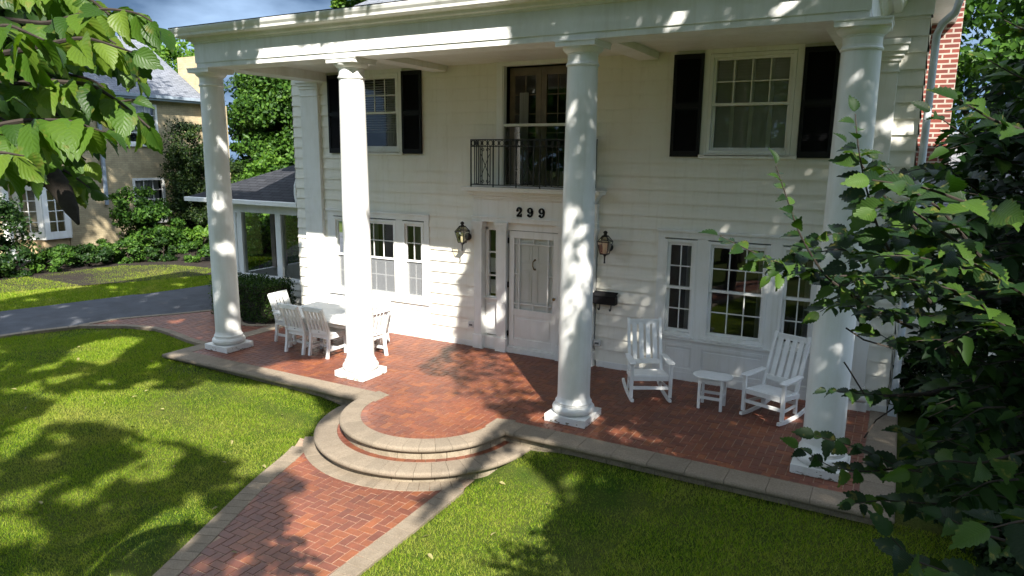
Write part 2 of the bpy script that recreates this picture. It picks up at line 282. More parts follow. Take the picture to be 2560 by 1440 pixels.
def empty(name, loc, rz=0, **k):
    o = bpy.data.objects.new(name, None); COL.objects.link(o); o.location = loc; o.rotation_euler.z = rz; o.empty_display_size = .2
    return tag(o, k.get('label'), k.get('cat'), k.get('group'), k.get('kind'))
def copy_tree(o, parent=None):
    c = o.copy(); COL.objects.link(c); c.parent = parent
    for ch in list(o.children): copy_tree(ch, c)
    return c
def npmesh(name, V, F, mat, parent=None, uv=None, smooth=False):
    """big mesh from numpy arrays; all faces have the same number of corners"""
    me = bpy.data.meshes.new(name); nv, nf, k = len(V), len(F), F.shape[1]
    off = wloc(parent) if parent is not None else Vector((0, 0, 0)); V = np.asarray(V, np.float32)-np.array(off, np.float32)
    me.vertices.add(nv); me.vertices.foreach_set('co', V.ravel()); me.loops.add(nf*k); me.loops.foreach_set('vertex_index', F.ravel().astype(np.int32))
    me.polygons.add(nf); me.polygons.foreach_set('loop_start', np.arange(0, nf*k, k, dtype=np.int32))
    try: me.polygons.foreach_set('loop_total', np.full(nf, k, dtype=np.int32))
    except Exception: pass
    if uv is not None:
        ul = me.uv_layers.new(name='UVMap'); ul.data.foreach_set('uv', uv[F.ravel()].astype(np.float32).ravel())
    if smooth: me.polygons.foreach_set('use_smooth', np.ones(nf, dtype=bool))
    me.update(calc_edges=True); me.materials.append(mat); o = bpy.data.objects.new(name, me); COL.objects.link(o)
    if parent is not None: o.parent = parent
    return o
def inpoly(px, py, poly):
    r = np.zeros(len(px), bool); n = len(poly)
    for i in range(n):
        x0, y0 = poly[i]; x1, y1 = poly[(i+1) % n]
        if y0 == y1: continue
        c = ((y0 > py) != (y1 > py)) & (px < (x1-x0)*(py-y0)/(y1-y0)+x0); r ^= c
    return r
_nz = RNG.random((64, 64))
def vnoise(x, y):
    xi = np.floor(x).astype(int); yi = np.floor(y).astype(int); fx = x-xi; fy = y-yi; fx = fx*fx*(3-2*fx); fy = fy*fy*(3-2*fy)
    g = lambda a, b: _nz[a % 64, b % 64]
    return (g(xi, yi)*(1-fx)+g(xi+1, yi)*fx)*(1-fy)+(g(xi, yi+1)*(1-fx)+g(xi+1, yi+1)*fx)*fy
def fnoise(x, y, s): return (vnoise(x*s, y*s)+.5*vnoise(x*s*2+9, y*s*2+4)+.25*vnoise(x*s*4+3, y*s*4+7))/1.75

# ------------------------------------------------------------------ ground
D = 2.43
def gz(x, y):
    x = np.asarray(x, float); y = np.asarray(y, float)
    t = np.clip((x+6.5)/5.5, 0, 1); t = t*t*(3-2*t)
    b = -.09-.06*t; f = np.clip((-.95-y)/.62, 0, 1); f = f*f*(3-2*f); g = np.clip((-1-y)/2.5, 0, 1)
    k = np.clip((x+4.2)/2.4, 0, 1)*np.clip((5.5-x)/3, 0, 1); z = b+(f*k)*(-.347-b)+(1-k)*g*(-.20-.08*k-b)
    w = np.clip((2.05-np.hypot(x-.07, y+.8))/.4, 0, 1); z = z*(1-w)+np.minimum(z, -.215)*w
    return np.where(y > 2.3, -.12, z) + .015*(fnoise(x, y, .7)-.5)
WALK_L = [(-1.40, -1.84), (-1.21, -2.10), (-1.07, -2.55), (-.93, -3.02), (-.62, -3.75), (-.17, -4.84), (.3, -6.0), (.8, -7.4), (1.3, -9.5)]
WALK_R = [(1.36, -1.72), (1.385, -2.4), (1.41, -3.22), (1.41, -3.94), (1.5, -5.0), (1.75, -6.4), (2.2, -7.9), (2.8, -9.5)]
def lerp_path(P, n):
    P = np.array(P, float); d = np.r_[0, np.cumsum(np.hypot(*np.diff(P, axis=0).T))]; s = np.linspace(0, d[-1], n)
    # smooth by cubic-ish resampling
    x = np.interp(s, d, P[:, 0]); y = np.interp(s, d, P[:, 1])
    for _ in range(6):
        x[1:-1] = (x[:-2]+2*x[1:-1]+x[2:])/4; y[1:-1] = (y[:-2]+2*y[1:-1]+y[2:])/4
    return np.c_[x, y]
WL = lerp_path(WALK_L, 60); WR = lerp_path(WALK_R, 60)
WALKPOLY = [tuple(p) for p in WL]+[tuple(p) for p in WR[::-1]]
PATH_LOW = [(-5.75, .02), (-6.15, .04), (-6.8, .19), (-7.5, .31), (-8.3, .15), (-9.14, -.37)]
PATH_UP = [(-5.75, 1.75), (-6.0, 1.52), (-6.3, 1.40), (-6.65, 1.55), (-6.95, 1.85), (-7.9, 2.3)]
DRIVE = [(-9.05, .35), (-9.14, -.37), (-9.73, -1.59), (-10.9, -3.6), (-12.6, -6.5), (-16, -12), (-20, -12), (-15.5, -5.5), (-12.9, -1.9), (-12.1, -.47), (-11.4, 2.2), (-11.0, 4.4), (-9.9, 4.3), (-9.35, 3.0), (-8.5, 2.45), (-7.9, 2.2), (-8.3, 1.5)]
PATHPOLY = PATH_LOW+[(-9.05, .35), (-8.3, 1.5), (-7.9, 2.2)]+PATH_UP[::-1]
HBED = [(-5.75, 1.75), (-6.0, 1.52), (-6.3, 1.40), (-6.65, 1.55), (-6.95, 1.85), (-7.9, 2.3), (-8.4, 2.5), (-9.2, 3.1), (-5.6, 3.1)]
NBED = [(-16.6, -4), (-16.3, 1.2), (-16.5, 3.0), (-16.3, 5.0), (-15.0, 6.0), (-13.2, 6.2), (-12.5, 5.2), (-12.0, 6.5), (-12.5, 20), (-20, 20), (-20.4, -4)]
TERR = [(-5.7, -.9), (5.77, -.9), (5.85, 2.6), (-5.7, 2.6)]
gs = np.unique(np.r_[np.linspace(-160, -24, 18), np.linspace(-24, 12, 145), np.linspace(12, 160, 18)])
gy_ = np.unique(np.r_[np.linspace(-120, -12, 14), np.linspace(-12, 14, 105), np.linspace(14, 200, 20)])
XX, YY = np.meshgrid(gs, gy_); ZZ = gz(XX, YY)
nx_, ny_ = len(gs), len(gy_); V = np.c_[XX.ravel(), YY.ravel(), ZZ.ravel()]
ii = (np.arange(ny_-1)[:, None]*nx_+np.arange(nx_-1)[None]).ravel(); F = np.c_[ii, ii+1, ii+nx_+1, ii+nx_]
LAWNM, t, p = newmat('lawn_turf'); p.inputs['Roughness'].default_value = .95; p.inputs['Specular IOR Level'].default_value = .1
o_ = N(t, 'ShaderNodeTexCoord').outputs['Object']
ra = ramp(t, (.026, .058, .005), (.085, .095, .022), .35, .72); t.links.new(noise(t, 1.1, 6, o_, .65).outputs['Fac'], ra.inputs[0])
rb = ramp(t, (.6, .6, .6), (1.2, 1.15, 1.1)); t.links.new(noise(t, 45, 4, o_).outputs['Fac'], rb.inputs[0])
mu = N(t, 'ShaderNodeMixRGB', blend_type='MULTIPLY'); mu.inputs[0].default_value = 1; t.links.new(ra.outputs[0], mu.inputs[1]); t.links.new(rb.outputs[0], mu.inputs[2]); t.links.new(mu.outputs[0], p.inputs['Base Color'])
bump(t, p, noise(t, 60, 3, o_).outputs['Fac'], .8, .03)
tag(npmesh('lawn', V, F, LAWNM, smooth=True), kind='structure')
def sheet(name, poly, zoff, mat, kind='structure'):
    """flat-laid sheet that follows the ground"""
    me = bpy.data.meshes.new(name); bm = bmesh.new(); vs = [bm.verts.new((x, y, 0)) for x, y in poly]; f = bm.faces.new(vs)
    bmesh.ops.triangulate(bm, faces=[f]); bmesh.ops.subdivide_edges(bm, edges=bm.edges[:], cuts=5, use_grid_fill=True)
    for v in bm.verts: v.co.z = float(gz(v.co.x, v.co.y))+zoff
    bmesh.ops.recalc_face_normals(bm, faces=bm.faces); bm.to_mesh(me); bm.free(); me.materials.append(mat)
    o = bpy.data.objects.new(name, me); COL.objects.link(o); o['kind'] = kind; return o
sheet('driveway', DRIVE, .03, ASPHALT); sheet('planting_bed', NBED, .02, SOIL); sheet('hedge_bed', HBED, .035, SOIL)

# ---- herringbone brick fields: every brick its own raised block in the paving mesh
def bricks(mb, inside, x0, x1, y0, y1, zf, w=.1, gap=.009, h=.009, rot=0, org=(0, 0)):
    nx = int((x1-x0)/w)+2; ny = int((y1-y0)/w)+2
    for i in range(-1, nx):
        for j in range(-1, ny):
            d = (i-j) % 4
            if d == 0: a, b, c, e = i, i+2, j, j+1
            elif d == 3: a, b, c, e = i, i+1, j, j+2
            else: continue
            X0, X1, Y0, Y1 = x0+a*w+gap/2, x0+b*w-gap/2, y0+c*w+gap/2, y0+e*w-gap/2
            if not inside((X0+X1)/2, (Y0+Y1)/2): continue
            brick(mb, [(X0, Y0), (X1, Y0), (X1, Y1), (X0, Y1)], zf, h)
def brick(mb, q, zf, h=.014, c=.003):
    cx = sum(p[0] for p in q)/4; cy = sum(p[1] for p in q)/4; j = random.uniform(-.0012, .0012)
    vs = []
    for x, y in q: vs.append((x, y, zf(x, y)-h))
    for x, y in q: vs.append((x, y, zf(x, y)-c+j))
    for x, y in q:
        dx, dy = cx-x, cy-y; l = math.hypot(dx, dy); vs.append((x+dx/l*c*1.4, y+dy/l*c*1.4, zf(x, y)+j))
    fs = [(8, 9, 10, 11)]
    for k in range(4): k2 = (k+1) % 4; fs += [(k, k2, k2+4, k+4), (k+4, k2+4, k2+8, k+8)]
    mb.add(vs, fs)
BC = (.07, -.80)   # centre of the round steps
terrace = empty('terrace', (0, 0, 0), kind='structure')
mb = MB()
def in_terr(x, y):
    if -5.47 < x < 5.58 and -.57 < y < D+.02: return True
    return math.hypot(x-BC[0], y-BC[1]) < .985 and y <= -.45
bricks(mb, in_terr, -5.5, 5.7, -1.8, 2.5, lambda x, y: 0)
k = -5.44
while k < 5.5:       # soldier course along the coping
    if not (-.86 < k+.05 < 1.0): brick(mb, [(k+.003, -.56), (k+.097, -.56), (k+.097, -.453), (k+.003, -.453)], lambda x, y: .0032)
    k += .1
n = 44
for i in range(n):   # soldier course round the bow
    a0 = math.pi*(1.0-.09)+ (math.pi*1.18)*i/n; a1 = math.pi*.91+(math.pi*1.18)*(i+1)/n-.006
    pt = lambda r, a: (BC[0]+r*math.cos(a), BC[1]+r*math.sin(a))
    if pt(.9, a0)[1] > -.5 or pt(.9, a1)[1] > -.5: continue
    brick(mb, [pt(.872, a0), pt(.975, a0), pt(.975, a1), pt(.872, a1)], lambda x, y: .0032)
mb.build('brick_paving', PAVER, terrace, fixn=False)
mb = MB(); mb.box(-5.6, 5.72, -.8, D+.05, -.3, -.006)
mb.prism([(BC[0]+1.1*math.cos(a), BC[1]+1.1*math.sin(a)) for a in np.linspace(math.pi, 2*math.pi, 40)], -.3, -.0065)
mb.build('mortar_bed', MORTAR, terrace)
def nose(z, w, t=.075, drop=0):
    """profile of a coping stone: flat top with a rounded nose; offsets run outward from the inner edge"""
    r = t/2; pts = [(0, z-t), (0, z), (w-r, z)]
    for a in np.linspace(math.pi/2, -math.pi/2, 7)[1:]: pts.append((w-r+r*math.cos(a), z-r+r*math.sin(a)))
    return pts
def arcpath(c, r, a0, a1, n): return [(c[0]+r*math.cos(a), c[1]+r*math.sin(a), math.cos(a), math.sin(a)) for a in np.linspace(a0, a1, n)]
# coping stones
mb = MB(); prof = nose(.006, .35); yin = -.55
def straight(mb, prof, a, b, nrm, step, m0=0, m1=0):
    L_ = math.dist(a, b); n = max(1, round(L_/step))
    for i in range(n):
        t0 = i/n; t1 = (i+1)/n; g = .0025/L_
        p0 = [a[k]+(b[k]-a[k])*(t0+(g if i else 0)) for k in (0, 1)]; p1 = [a[k]+(b[k]-a[k])*(t1-(g if i < n-1 else 0)) for k in (0, 1)]
        dx, dy = (b[0]-a[0])/L_, (b[1]-a[1])/L_
        e0 = m0 if i == 0 else 0; e1 = m1 if i == n-1 else 0
        mb.sweep(prof, [(p0[0], p0[1], nrm[0]+dx*e0, nrm[1]+dy*e0), (p1[0], p1[1], nrm[0]+dx*e1, nrm[1]+dy*e1)])
straight(mb, prof, (-5.36, yin), (-.86, yin), (0, -1), .46, m0=-1); straight(mb, prof, (1.0, yin), (5.46, yin), (0, -1), .46, m1=1)
straight(mb, prof, (-5.36, D-.02), (-5.36, yin), (-1, 0), .46, m1=1); straight(mb, prof, (5.46, yin), (5.46, D+.1), (1, 0), .46, m0=-1)
a0 = math.pi+.12; a1 = 2*math.pi-.12; n = 22
a0 = math.pi-math.asin(.245/.975); a1 = 2*math.pi+math.asin(.245/.975)
for i in range(n):
    s0 = a0+(a1-a0)*i/n; s1 = a0+(a1-a0)*(i+1)/n
    mb.sweep(nose(.0075, .29), arcpath(BC, .965, s0+.0015, s1-.0015, 4))
mb.build('coping', COPING, terrace, smooth=True)
mb = MB()            # stone courses below the coping
def riserwall(mb, path, z0, z1, rows, step):
    for r in range(rows):
        za = z0+(z1-z0)*r/rows; zb = z0+(z1-z0)*(r+1)/rows-.005
        straight(mb, [(0, za), (0, zb), (.12, zb), (.12, za)], path[0], path[1], path[2], step)
riserwall(mb, ((-5.66+(0), -.70), (-1.05, -.70), (0, -1)), -.5, -.07, 4, .30); riserwall(mb, ((1.2, -.70), (5.72, -.70), (0, -1)), -.5, -.07, 4, .30)
riserwall(mb, ((-5.54, D), (-5.54, -.698), (-1, 0)), -.5, -.07, 4, .3); riserwall(mb, ((5.6, -.698), (5.6, D), (1, 0)), -.5, -.07, 4, .3)
for i in range(14):
    s0 = a0+(a1-a0)*i/14; s1 = a0+(a1-a0)*(i+1)/14
    mb.sweep([(0, -.2), (0, -.069), (.09, -.069), (.09, -.2)], arcpath(BC, 1.11, s0+.002, s1-.002, 4))
b0, b1 = math.pi-.22, 2*math.pi+.12
for i in range(20):
    s0 = b0+(b1-b0)*i/20; s1 = b0+(b1-b0)*(i+1)/20
    mb.sweep([(0, -.45), (0, -.239), (.10, -.239), (.10, -.45)], arcpath(BC, 1.42, s0+.002, s1-.002, 4))
mb.build('riser_stone', RISER, terrace, bevel=.004)
mb = MB()            # lower round tread
for i in range(26):
    s0 = b0+(b1-b0)*i/26; s1 = b0+(b1-b0)*(i+1)/26
    mb.sweep(nose(-.165, .31), arcpath(BC, 1.285, s0+.0012, s1-.0012, 4))
mb.build('step_tread', COPING, terrace, smooth=True)
mb = MB()
for i in range(34):
    s0 = b0+(b1-b0)*i/34; s1 = b0+(b1-b0)*(i+1)/34-.004
    pt = lambda r, a: (BC[0]+r*math.cos(a), BC[1]+r*math.sin(a))
    brick(mb, [pt(1.19, s0), pt(1.283, s0), pt(1.283, s1), pt(1.19, s1)], lambda x, y: -.166)
mb.build('step_brick', PAVER, terrace, fixn=False)
# ---- walk
walk = empty('walkway', (0, -3, -.33), kind='structure'); wz = lambda x, y: -.318
mb = MB(); WIN = [tuple(p) for p in np.c_[WL[:, 0]+.16, WL[:, 1]]]+[tuple(p) for p in np.c_[WR[:, 0]-.16, WR[:, 1]][::-1]]
ga = np.arange(-1.6, 3.2, .1)
def in_walk(x, y): return bool(inpoly(np.array([x]), np.array([y]), WIN)[0]) and math.hypot(x-BC[0], y-BC[1]) > 1.63
bricks(mb, in_walk, -1.6, 3.1, -9.4, -1.2, wz); mb.build('brick_paving', PAVER, walk, fixn=False)
mb = MB()
for i in range(len(WL)-1): mb.quad((WL[i][0], WL[i][1], -.324), (WR[i][0], WR[i][1], -.324), (WR[i+1][0], WR[i+1][1], -.324), (WL[i+1][0], WL[i+1][1], -.324))
mb.build('mortar_bed', MORTAR, walk)
mb = MB()
for P, sg in ((WL, 1), (WR, -1)):
    d = np.r_[0, np.cumsum(np.hypot(*np.diff(P, axis=0).T))]; s = 0
    while s < d[-1]-.2:
        q = []
        for ss in (s+.003, s+.147):
            x = np.interp(ss, d, P[:, 0]); y = np.interp(ss, d, P[:, 1]); x2 = np.interp(ss+.01, d, P[:, 0]); y2 = np.interp(ss+.01, d, P[:, 1])
            tx, ty = x2-x, y2-y; l = math.hypot(tx, ty); nx, ny = -ty/l*sg, tx/l*sg; q.append(((x-nx*.03, y-ny*.03), (x+nx*.20, y+ny*.20)))
        qq = [q[0][0], q[1][0], q[1][1], q[0][1]]; cxm = sum(a for a, b in qq)/4; cym = sum(b for a, b in qq)/4
        if math.hypot(cxm-BC[0], cym-BC[1]) > 1.765: brick(mb, qq if sg < 0 else qq, lambda x, y: -.3125, .05)
        s += .15
for i in range(40):    # stone apron round the foot of the steps
    s0 = math.pi-.02+(math.pi+.0)*i/40; s1 = math.pi-.02+(math.pi+.0)*(i+1)/40-.002
    pt = lambda r, a: (BC[0]+r*math.cos(a), BC[1]+r*math.sin(a))
    if i < 8 or i > 30: continue
    brick(mb, [pt(1.48, s0), pt(1.74, s0), pt(1.74, s1), pt(1.48, s1)], lambda x, y: -.3105, .05)
mb.build('edge_pavers', EDGE, walk)
# ---- side path to the driveway
sp = empty('side_path', (-7, 1, -.06), kind='structure'); mb = MB(); pz = lambda x, y: float(gz(x, y))+.062
pin = lambda x, y: bool(inpoly(np.array([x]), np.array([y]), PATHPOLY)[0]) and x < -5.72
bricks(mb, pin, -9.5, -5.6, -.6, 2.4, pz); mb.build('brick_paving', PAVER, sp, fixn=False)
o = sheet('mortar_bed', PATHPOLY, .05, MORTAR); del o['kind']; o.parent = sp; o.location = -sp.location
mb = MB()
def edging(mb, pts, z, w=.14, step=.2):
    P = lerp_path(pts, 60); d = np.r_[0, np.cumsum(np.hypot(*np.diff(P, axis=0).T))]; s = 0
    while s < d[-1]-.05:
        q = []
        for ss in (s+.003, min(s+step-.003, d[-1])):
            x = np.interp(ss, d, P[:, 0]); y = np.interp(ss, d, P[:, 1]); x2 = np.interp(ss-.01, d, P[:, 0]); y2 = np.interp(ss-.01, d, P[:, 1]); tx, ty = x-x2, y-y2; l = math.hypot(tx, ty)+1e-9
            q.append(((x+ty/l*w/2, y-tx/l*w/2), (x-ty/l*w/2, y+tx/l*w/2)))
        brick(mb, [q[0][0], q[1][0], q[1][1], q[0][1]], lambda x, y: float(gz(x, y))+z, .06); s += step
edging(mb, PATH_LOW, .073); edging(mb, PATH_UP, .074); edging(mb, [(-9.14, -.37), (-9.73, -1.59), (-10.9, -3.6)], .066); edging(mb, [(-9.14, -.37), (-9.05, .35), (-8.3, 1.5), (-7.9, 2.2)], .0745)
mb.build('edge_pavers', EDGE, sp)

# ------------------------------------------------------------------ the white house
house = empty('white_house', (0, D, 0), label='large white two storey clapboard house with tall round columns and a deep front portico', cat='house')
HX = 5.65
def lapped(mb, place, x0, x1, z0, z1, opens, e=.209, butt=.026):
    """clapboards: place(x, depth, z) puts a wall point; openings leave real holes"""
    z = z0
    while z < z1-1e-6:
        zt = min(z+e, z1); cuts = sorted({z, zt} | {c for o in opens for c in (o[2], o[3]) if z < c < zt})
        for a, b in zip(cuts[:-1], cuts[1:]):
            zm = (a+b)/2; xs = [(x0, x1)]
            for o in opens:
                if o[2] < zm < o[3]:
                    nx = []
                    for p, q in xs:
                        if o[1] <= p or o[0] >= q: nx.append((p, q)); continue
                        if o[0] > p: nx.append((p, o[0]))
                        if o[1] < q: nx.append((o[1], q))
                    xs = nx
            ya = butt*(zt-a)/e; yb = butt*(zt-b)/e
            for p, q in xs:
                mb.quad(place(p, ya, a), place(q, ya, a), place(q, yb, b), place(p, yb, b))
                if a == z: mb.quad(place(p, 0, a), place(q, 0, a), place(q, ya, a), place(p, ya, a))
        z = zt
GRP = [(2.23, 4.78, -.1, 2.40), (-4.78, -2.23, -.1, 2.40)]; UPW = [(2.80, 4.18, 3.55, 5.3), (-4.18, -2.80, 3.55, 5.3)]
ENT = (-1.20, 1.20, -.1, 2.76); BALD = (-.76, .76, 2.9, 5.3)
mb = MB(); lapped(mb, lambda x, d, z: (x, D+.013-d, z), -HX, HX, .10, 5.62, GRP+UPW+[ENT, BALD])
lapped(mb, lambda y, d, z: (HX+d, y, z), D, 11, .10, 5.62, []); lapped(mb, lambda y, d, z: (-HX-d, y, z), D, 11, .10, 5.62, [])
mb.build('siding_wall', WALLW, house, fixn=True)
for a_, b_ in ((-HX-.012, -4.78), (4.78, HX+.012), (-2.23, -1.24), (1.24, 2.23)): mb = MB(); mb.box(a_, b_, D-.02, D+.1, -.1, .104); mb.build('base_board', TRIM, house, bevel=.004)
for a_ in (HX-.05, -HX-.012): mb = MB(); mb.box(a_, a_+.062, D+.1, 11, -.5, .104); mb.build('base_board', TRIM, house, bevel=.004)
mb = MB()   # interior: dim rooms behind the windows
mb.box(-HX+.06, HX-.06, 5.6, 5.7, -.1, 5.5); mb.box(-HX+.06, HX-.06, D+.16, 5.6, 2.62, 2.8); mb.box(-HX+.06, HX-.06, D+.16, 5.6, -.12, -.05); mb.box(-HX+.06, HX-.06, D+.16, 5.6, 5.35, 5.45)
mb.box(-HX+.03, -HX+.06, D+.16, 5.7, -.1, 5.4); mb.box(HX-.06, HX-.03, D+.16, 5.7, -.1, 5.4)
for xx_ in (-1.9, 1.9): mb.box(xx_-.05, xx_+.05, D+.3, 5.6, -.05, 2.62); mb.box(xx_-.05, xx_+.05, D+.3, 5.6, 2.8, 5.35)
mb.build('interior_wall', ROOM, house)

def sash_window(x0, x1, z0, z1, zm, cu, ru, cl, rl, y=D, screen=False, parent=house, horns=True, name='window', frame=TRIM):
    f = MB(); w = .05
    for b in ((x0, x0+w, z0, z1), (x1-w, x1, z0, z1), (x0+w, x1-w, z1-w, z1), (x0+w, x1-w, z0, z0+w)): f.box(b[0], b[1], y-.028, y+.12, b[2], b[3])
    win = f.build(name, frame, parent, bevel=.004)
    s = MB(); s.box(x0-.012, x1+.012, y-.06, y+.0, z0-.035, z0-.002); s.build('sill', frame, win, bevel=.004)
    def sash(a, b, c, d, ys, nc, nr, sw=.042):
        m_ = MB()
        for q in ((a, a+sw, c, d), (b-sw, b, c, d), (a+sw, b-sw, d-sw, d), (a+sw, b-sw, c, c+sw)): m_.box(q[0], q[1], ys, ys+.035, q[2], q[3])
        for k in range(1, nc): xk = a+sw+(b-a-2*sw)*k/nc; m_.box(xk-.009, xk+.009, ys+.004, ys+.03, c+sw, d-sw)
        for k in range(1, nr):
            zk = c+sw+(d-c-2*sw)*k/nr
            for kk in range(nc): xa = a+sw+(b-a-2*sw)*kk/nc+(.009 if kk else 0); xb = a+sw+(b-a-2*sw)*(kk+1)/nc-(.009 if kk < nc-1 else 0); m_.box(xa, xb, ys+.005, ys+.029, zk-.009, zk+.009)
        o = m_.build('sash', frame, win, bevel=.003)
        g = MB(); g.quad((a+sw-.01, ys+.017, c+sw-.01), (b-sw+.01, ys+.017, c+sw-.01), (b-sw+.01, ys+.017, d-sw+.01), (a+sw-.01, ys+.017, d-sw+.01)); g.build('glass', GLASS, win)
    sash(x0+w, x1-w, zm-.02, z1-w, y+.004, cu, ru); sash(x0+w, x1-w, z0+w, zm+.024, y+.048, cl, rl)
    if screen:
        g = MB(); g.quad((x0+w+.02, y+.028, z0+w+.02), (x1-w-.02, y+.028, z0+w+.02), (x1-w-.02, y+.028, zm-.022), (x0+w+.02, y+.028, zm-.022)); g.build('insect_screen', MESHS, win)
    return win
def slats(parent, x0, x1, z0, z1, y, step=.045, mat=BLIND, name='blind', tilt=.5):
    m_ = MB(); z = z0
    while z < z1: m_.add([(x0, y-.018, z), (x1, y-.018, z), (x1, y+.018, z+.036*tilt), (x0, y+.018, z+.036*tilt)], [(0, 1, 2, 3)]); z += step
    return m_.build(name, mat, parent)
def curtain(parent, x0, x1, z0, z1, y):
    m_ = MB(); n = 40; vs = []; 
    for i in range(n+1):
        x = x0+(x1-x0)*i/n; yy = y+.03*math.sin(i*1.9)+.012*math.sin(i*4.1); vs += [(x, yy, z0), (x, yy, z1)]
    m_.add(vs, [(2*i, 2*i+2, 2*i+3, 2*i+1) for i in range(n)]); return m_.build('curtain', CURT, parent, smooth=True)
for sg in (1, -1):
    S = lambda a, b: (a, b) if sg > 0 else (-b, -a)
    # ground floor: three windows in one casing with a panelled apron
    m_ = MB(); X0, X1 = S(2.23, 4.78); yb = D-.022
    m_.box(X0, X1, yb, D+.08, 2.29, 2.40); m_.box(X0-.02, X1+.02, D-.05, D-.0225, 2.385, 2.425)
    for a, b in (S(2.23, 2.345), S(2.855, 3.015), S(3.935, 4.105), S(4.62, 4.78)): m_.box(a, b, yb, D+.08, .70, 2.29)
    m_.box(X0, X1, yb, D+.08, .60, .70); m_.box(X0-.0, X1+.0, D-.055, D-.0225, .665, .695)
    m_.box(X0, X1, D-.006, D+.08, .10, .60); m_.box(X0, X1, D-.026, D+.08, -.1, .13)
    for a, b in (S(2.23, 2.42), S(2.86, 3.02), S(3.94, 4.10), S(4.60, 4.78)): m_.box(a, b, yb, D-.0065, .13, .60)
    for a, b in (S(2.42, 2.86), S(3.02, 3.94), S(4.10, 4.60)):
        m_.box(a, b, yb, D-.0065, .54, .60); m_.box(a, b, yb, D-.0065, .13, .20); m_.box(a+.03, b-.03, D-.014, D-.0065, .23, .51)
    m_.build('window_surround', TRIM, house, bevel=.004)
    for a, b, nc in (S(2.345, 2.855)+(2,), S(3.015, 3.935)+(3,), S(4.105, 4.62)+(2,)):
        w_ = sash_window(a, b, .735, 2.27, 1.50, nc, 2, nc, 2, screen=(sg < 0)); 
        if sg > 0: curtain(w_, a+.28 if nc == 2 and a < 3 else b-.2, b-.04, .75, 2.25, D+.30)
        else: curtain(w_, a+.04, a+.2, .75, 2.25, D+.3)
    # upper window with casing and a pair of shutters
    m_ = MB(); X0, X1 = S(2.80, 4.18)
    for a, b in (S(2.80, 2.89), S(4.09, 4.18)): m_.box(a, b, D-.024, D+.08, 3.58, 5.10)
    a, b = S(2.89, 4.09); m_.box(a, b, D-.024, D+.08, 5.035, 5.10); m_.box(X0-.01, X1+.01, D-.06, D+.06, 3.525, 3.58)
    m_.build('window_casing', TRIM, house, bevel=.004)
    a, b = S(2.892, 4.088); w_ = sash_window(a, b, 3.595, 5.03, 4.31, 4, 2, 1, 1)
    if sg < 0: slats(w_, a+.07, b-.07, 3.95, 4.98, D+.17); curtain(w_, b-.5, b-.08, 3.6, 5.0, D+.26)
    else:
        slats(w_, a+.07, b-.07, 3.64, 4.97, D+.125, .042, BLIND, 'plantation_shutter', 1.25); m_ = MB()
        for k in range(5): xk = a+.06+(b-a-.12)*k/4; m_.box(xk-.03, xk+.03, D+.098, D+.146, 3.62, 5.0)
        m_.build('plantation_shutter_frame', BLIND, w_)
    for a, b in (S(2.35, 2.80), S(4.185, 4.63)):
        m_ = MB(); z0, z1 = 3.545, 5.05; y0, y1 = D-.055, D-.018
        for q in ((a, a+.05, z0, z1), (b-.05, b, z0, z1)): m_.box(q[0], q[1], y0, y1, q[2], q[3])
        for q in ((z0, z0+.09), (4.27, 4.33), (z1-.07, z1)): m_.box(a+.05, b-.05, y0, y1, q[0], q[1])
        z = z0+.09
        while z < z1-.09:
            if not 4.23 < z < 4.33: m_.add([(a+.05, y0+.006, z), (b-.05, y0+.006, z), (b-.05, y1-.004, z+.034), (a+.05, y1-.004, z+.034)], [(0, 1, 2, 3)])
            z += .03
        m_.box(a+.05, b-.05, y1-.003, y1-.0005, z0+.09, z1-.07); m_.build('shutter', BLACK, house, bevel=.003)
    # corner pilaster
    a, b = S(4.88, 5.35); pl = MB(); pl.box(a, b, D-.075, D+.02, .34, 4.80); pil = pl.build('pilaster', TRIM, house, bevel=.006)
    c = MB()
    for k, (z0, z1, o) in enumerate(((4.66, 4.69, .012), (4.80, 4.86, .02), (4.86, 4.92, .05), (4.92, 5.0, .085), (5.0, 5.075, .105))): c.box(a-o, b+o, D-.075-o, D+.021, z0, z1)
    c.build('capital', TRIM, pil, bevel=.006)
    c = MB()
    for z0, z1, o in ((-.05, .12, .06), (.26, .30, .02), (.30, .34, .012)): c.box(a-o, b+o, D-.075-o, D+.021, z0, z1)
    c.tube([(a-.04, D-.075-.005, .19), (b+.04, D-.075-.005, .19)], .072, 14); c.build('base_moulding', TRIM, pil, bevel=.005)

# ---- entry: pilasters, sidelights, frieze with the number, storm door
m_ = MB()
for sg in (1, -1):
    S = lambda a, b: (a, b) if sg > 0 else (-b, -a)
    for a, b in (S(1.012, 1.195), S(.505, .712)):
        m_.box(a+.012, b-.012, D-.085, D+.1, .26, 2.22); m_.box(a-.008, b+.008, D-.105, D+.1, -.02, .26)
        for z0, z1, o in ((2.13, 2.15, .01), (2.22, 2.27, .012), (2.27, 2.32, .026), (2.32, 2.37, .04)): m_.box(a+.012-o, b-.012+o, D-.085-o, D+.1, z0, z1)
    a, b = S(.712, 1.012); m_.box(a-.005, b+.005, D+.055, D+.1, .26, .93); m_.box(a+.04, b-.04, D+.035, D+.0555, .36, .84); m_.box(a-.005, b+.005, D-.02, D+.1, .0, .24)
    m_.box(a-.005, b+.005, D+.01, D+.1, .93, .965)
    for q in ((S(.712, .795)), (S(.955, 1.012))): m_.box(q[0]-.005, q[1]+.005, D+.05, D+.13, .965, 2.26)
    m_.box(a-.005, b+.005, D+.05, D+.13, 2.215, 2.37)
m_.box(-.505, .505, D-.02, D+.1, 2.235, 2.37); m_.box(-1.21, 1.21, D-.10, D+.1, 2.37, 2.452); m_.box(-1.20, 1.20, D-.088, D+.1, 2.452, 2.77)
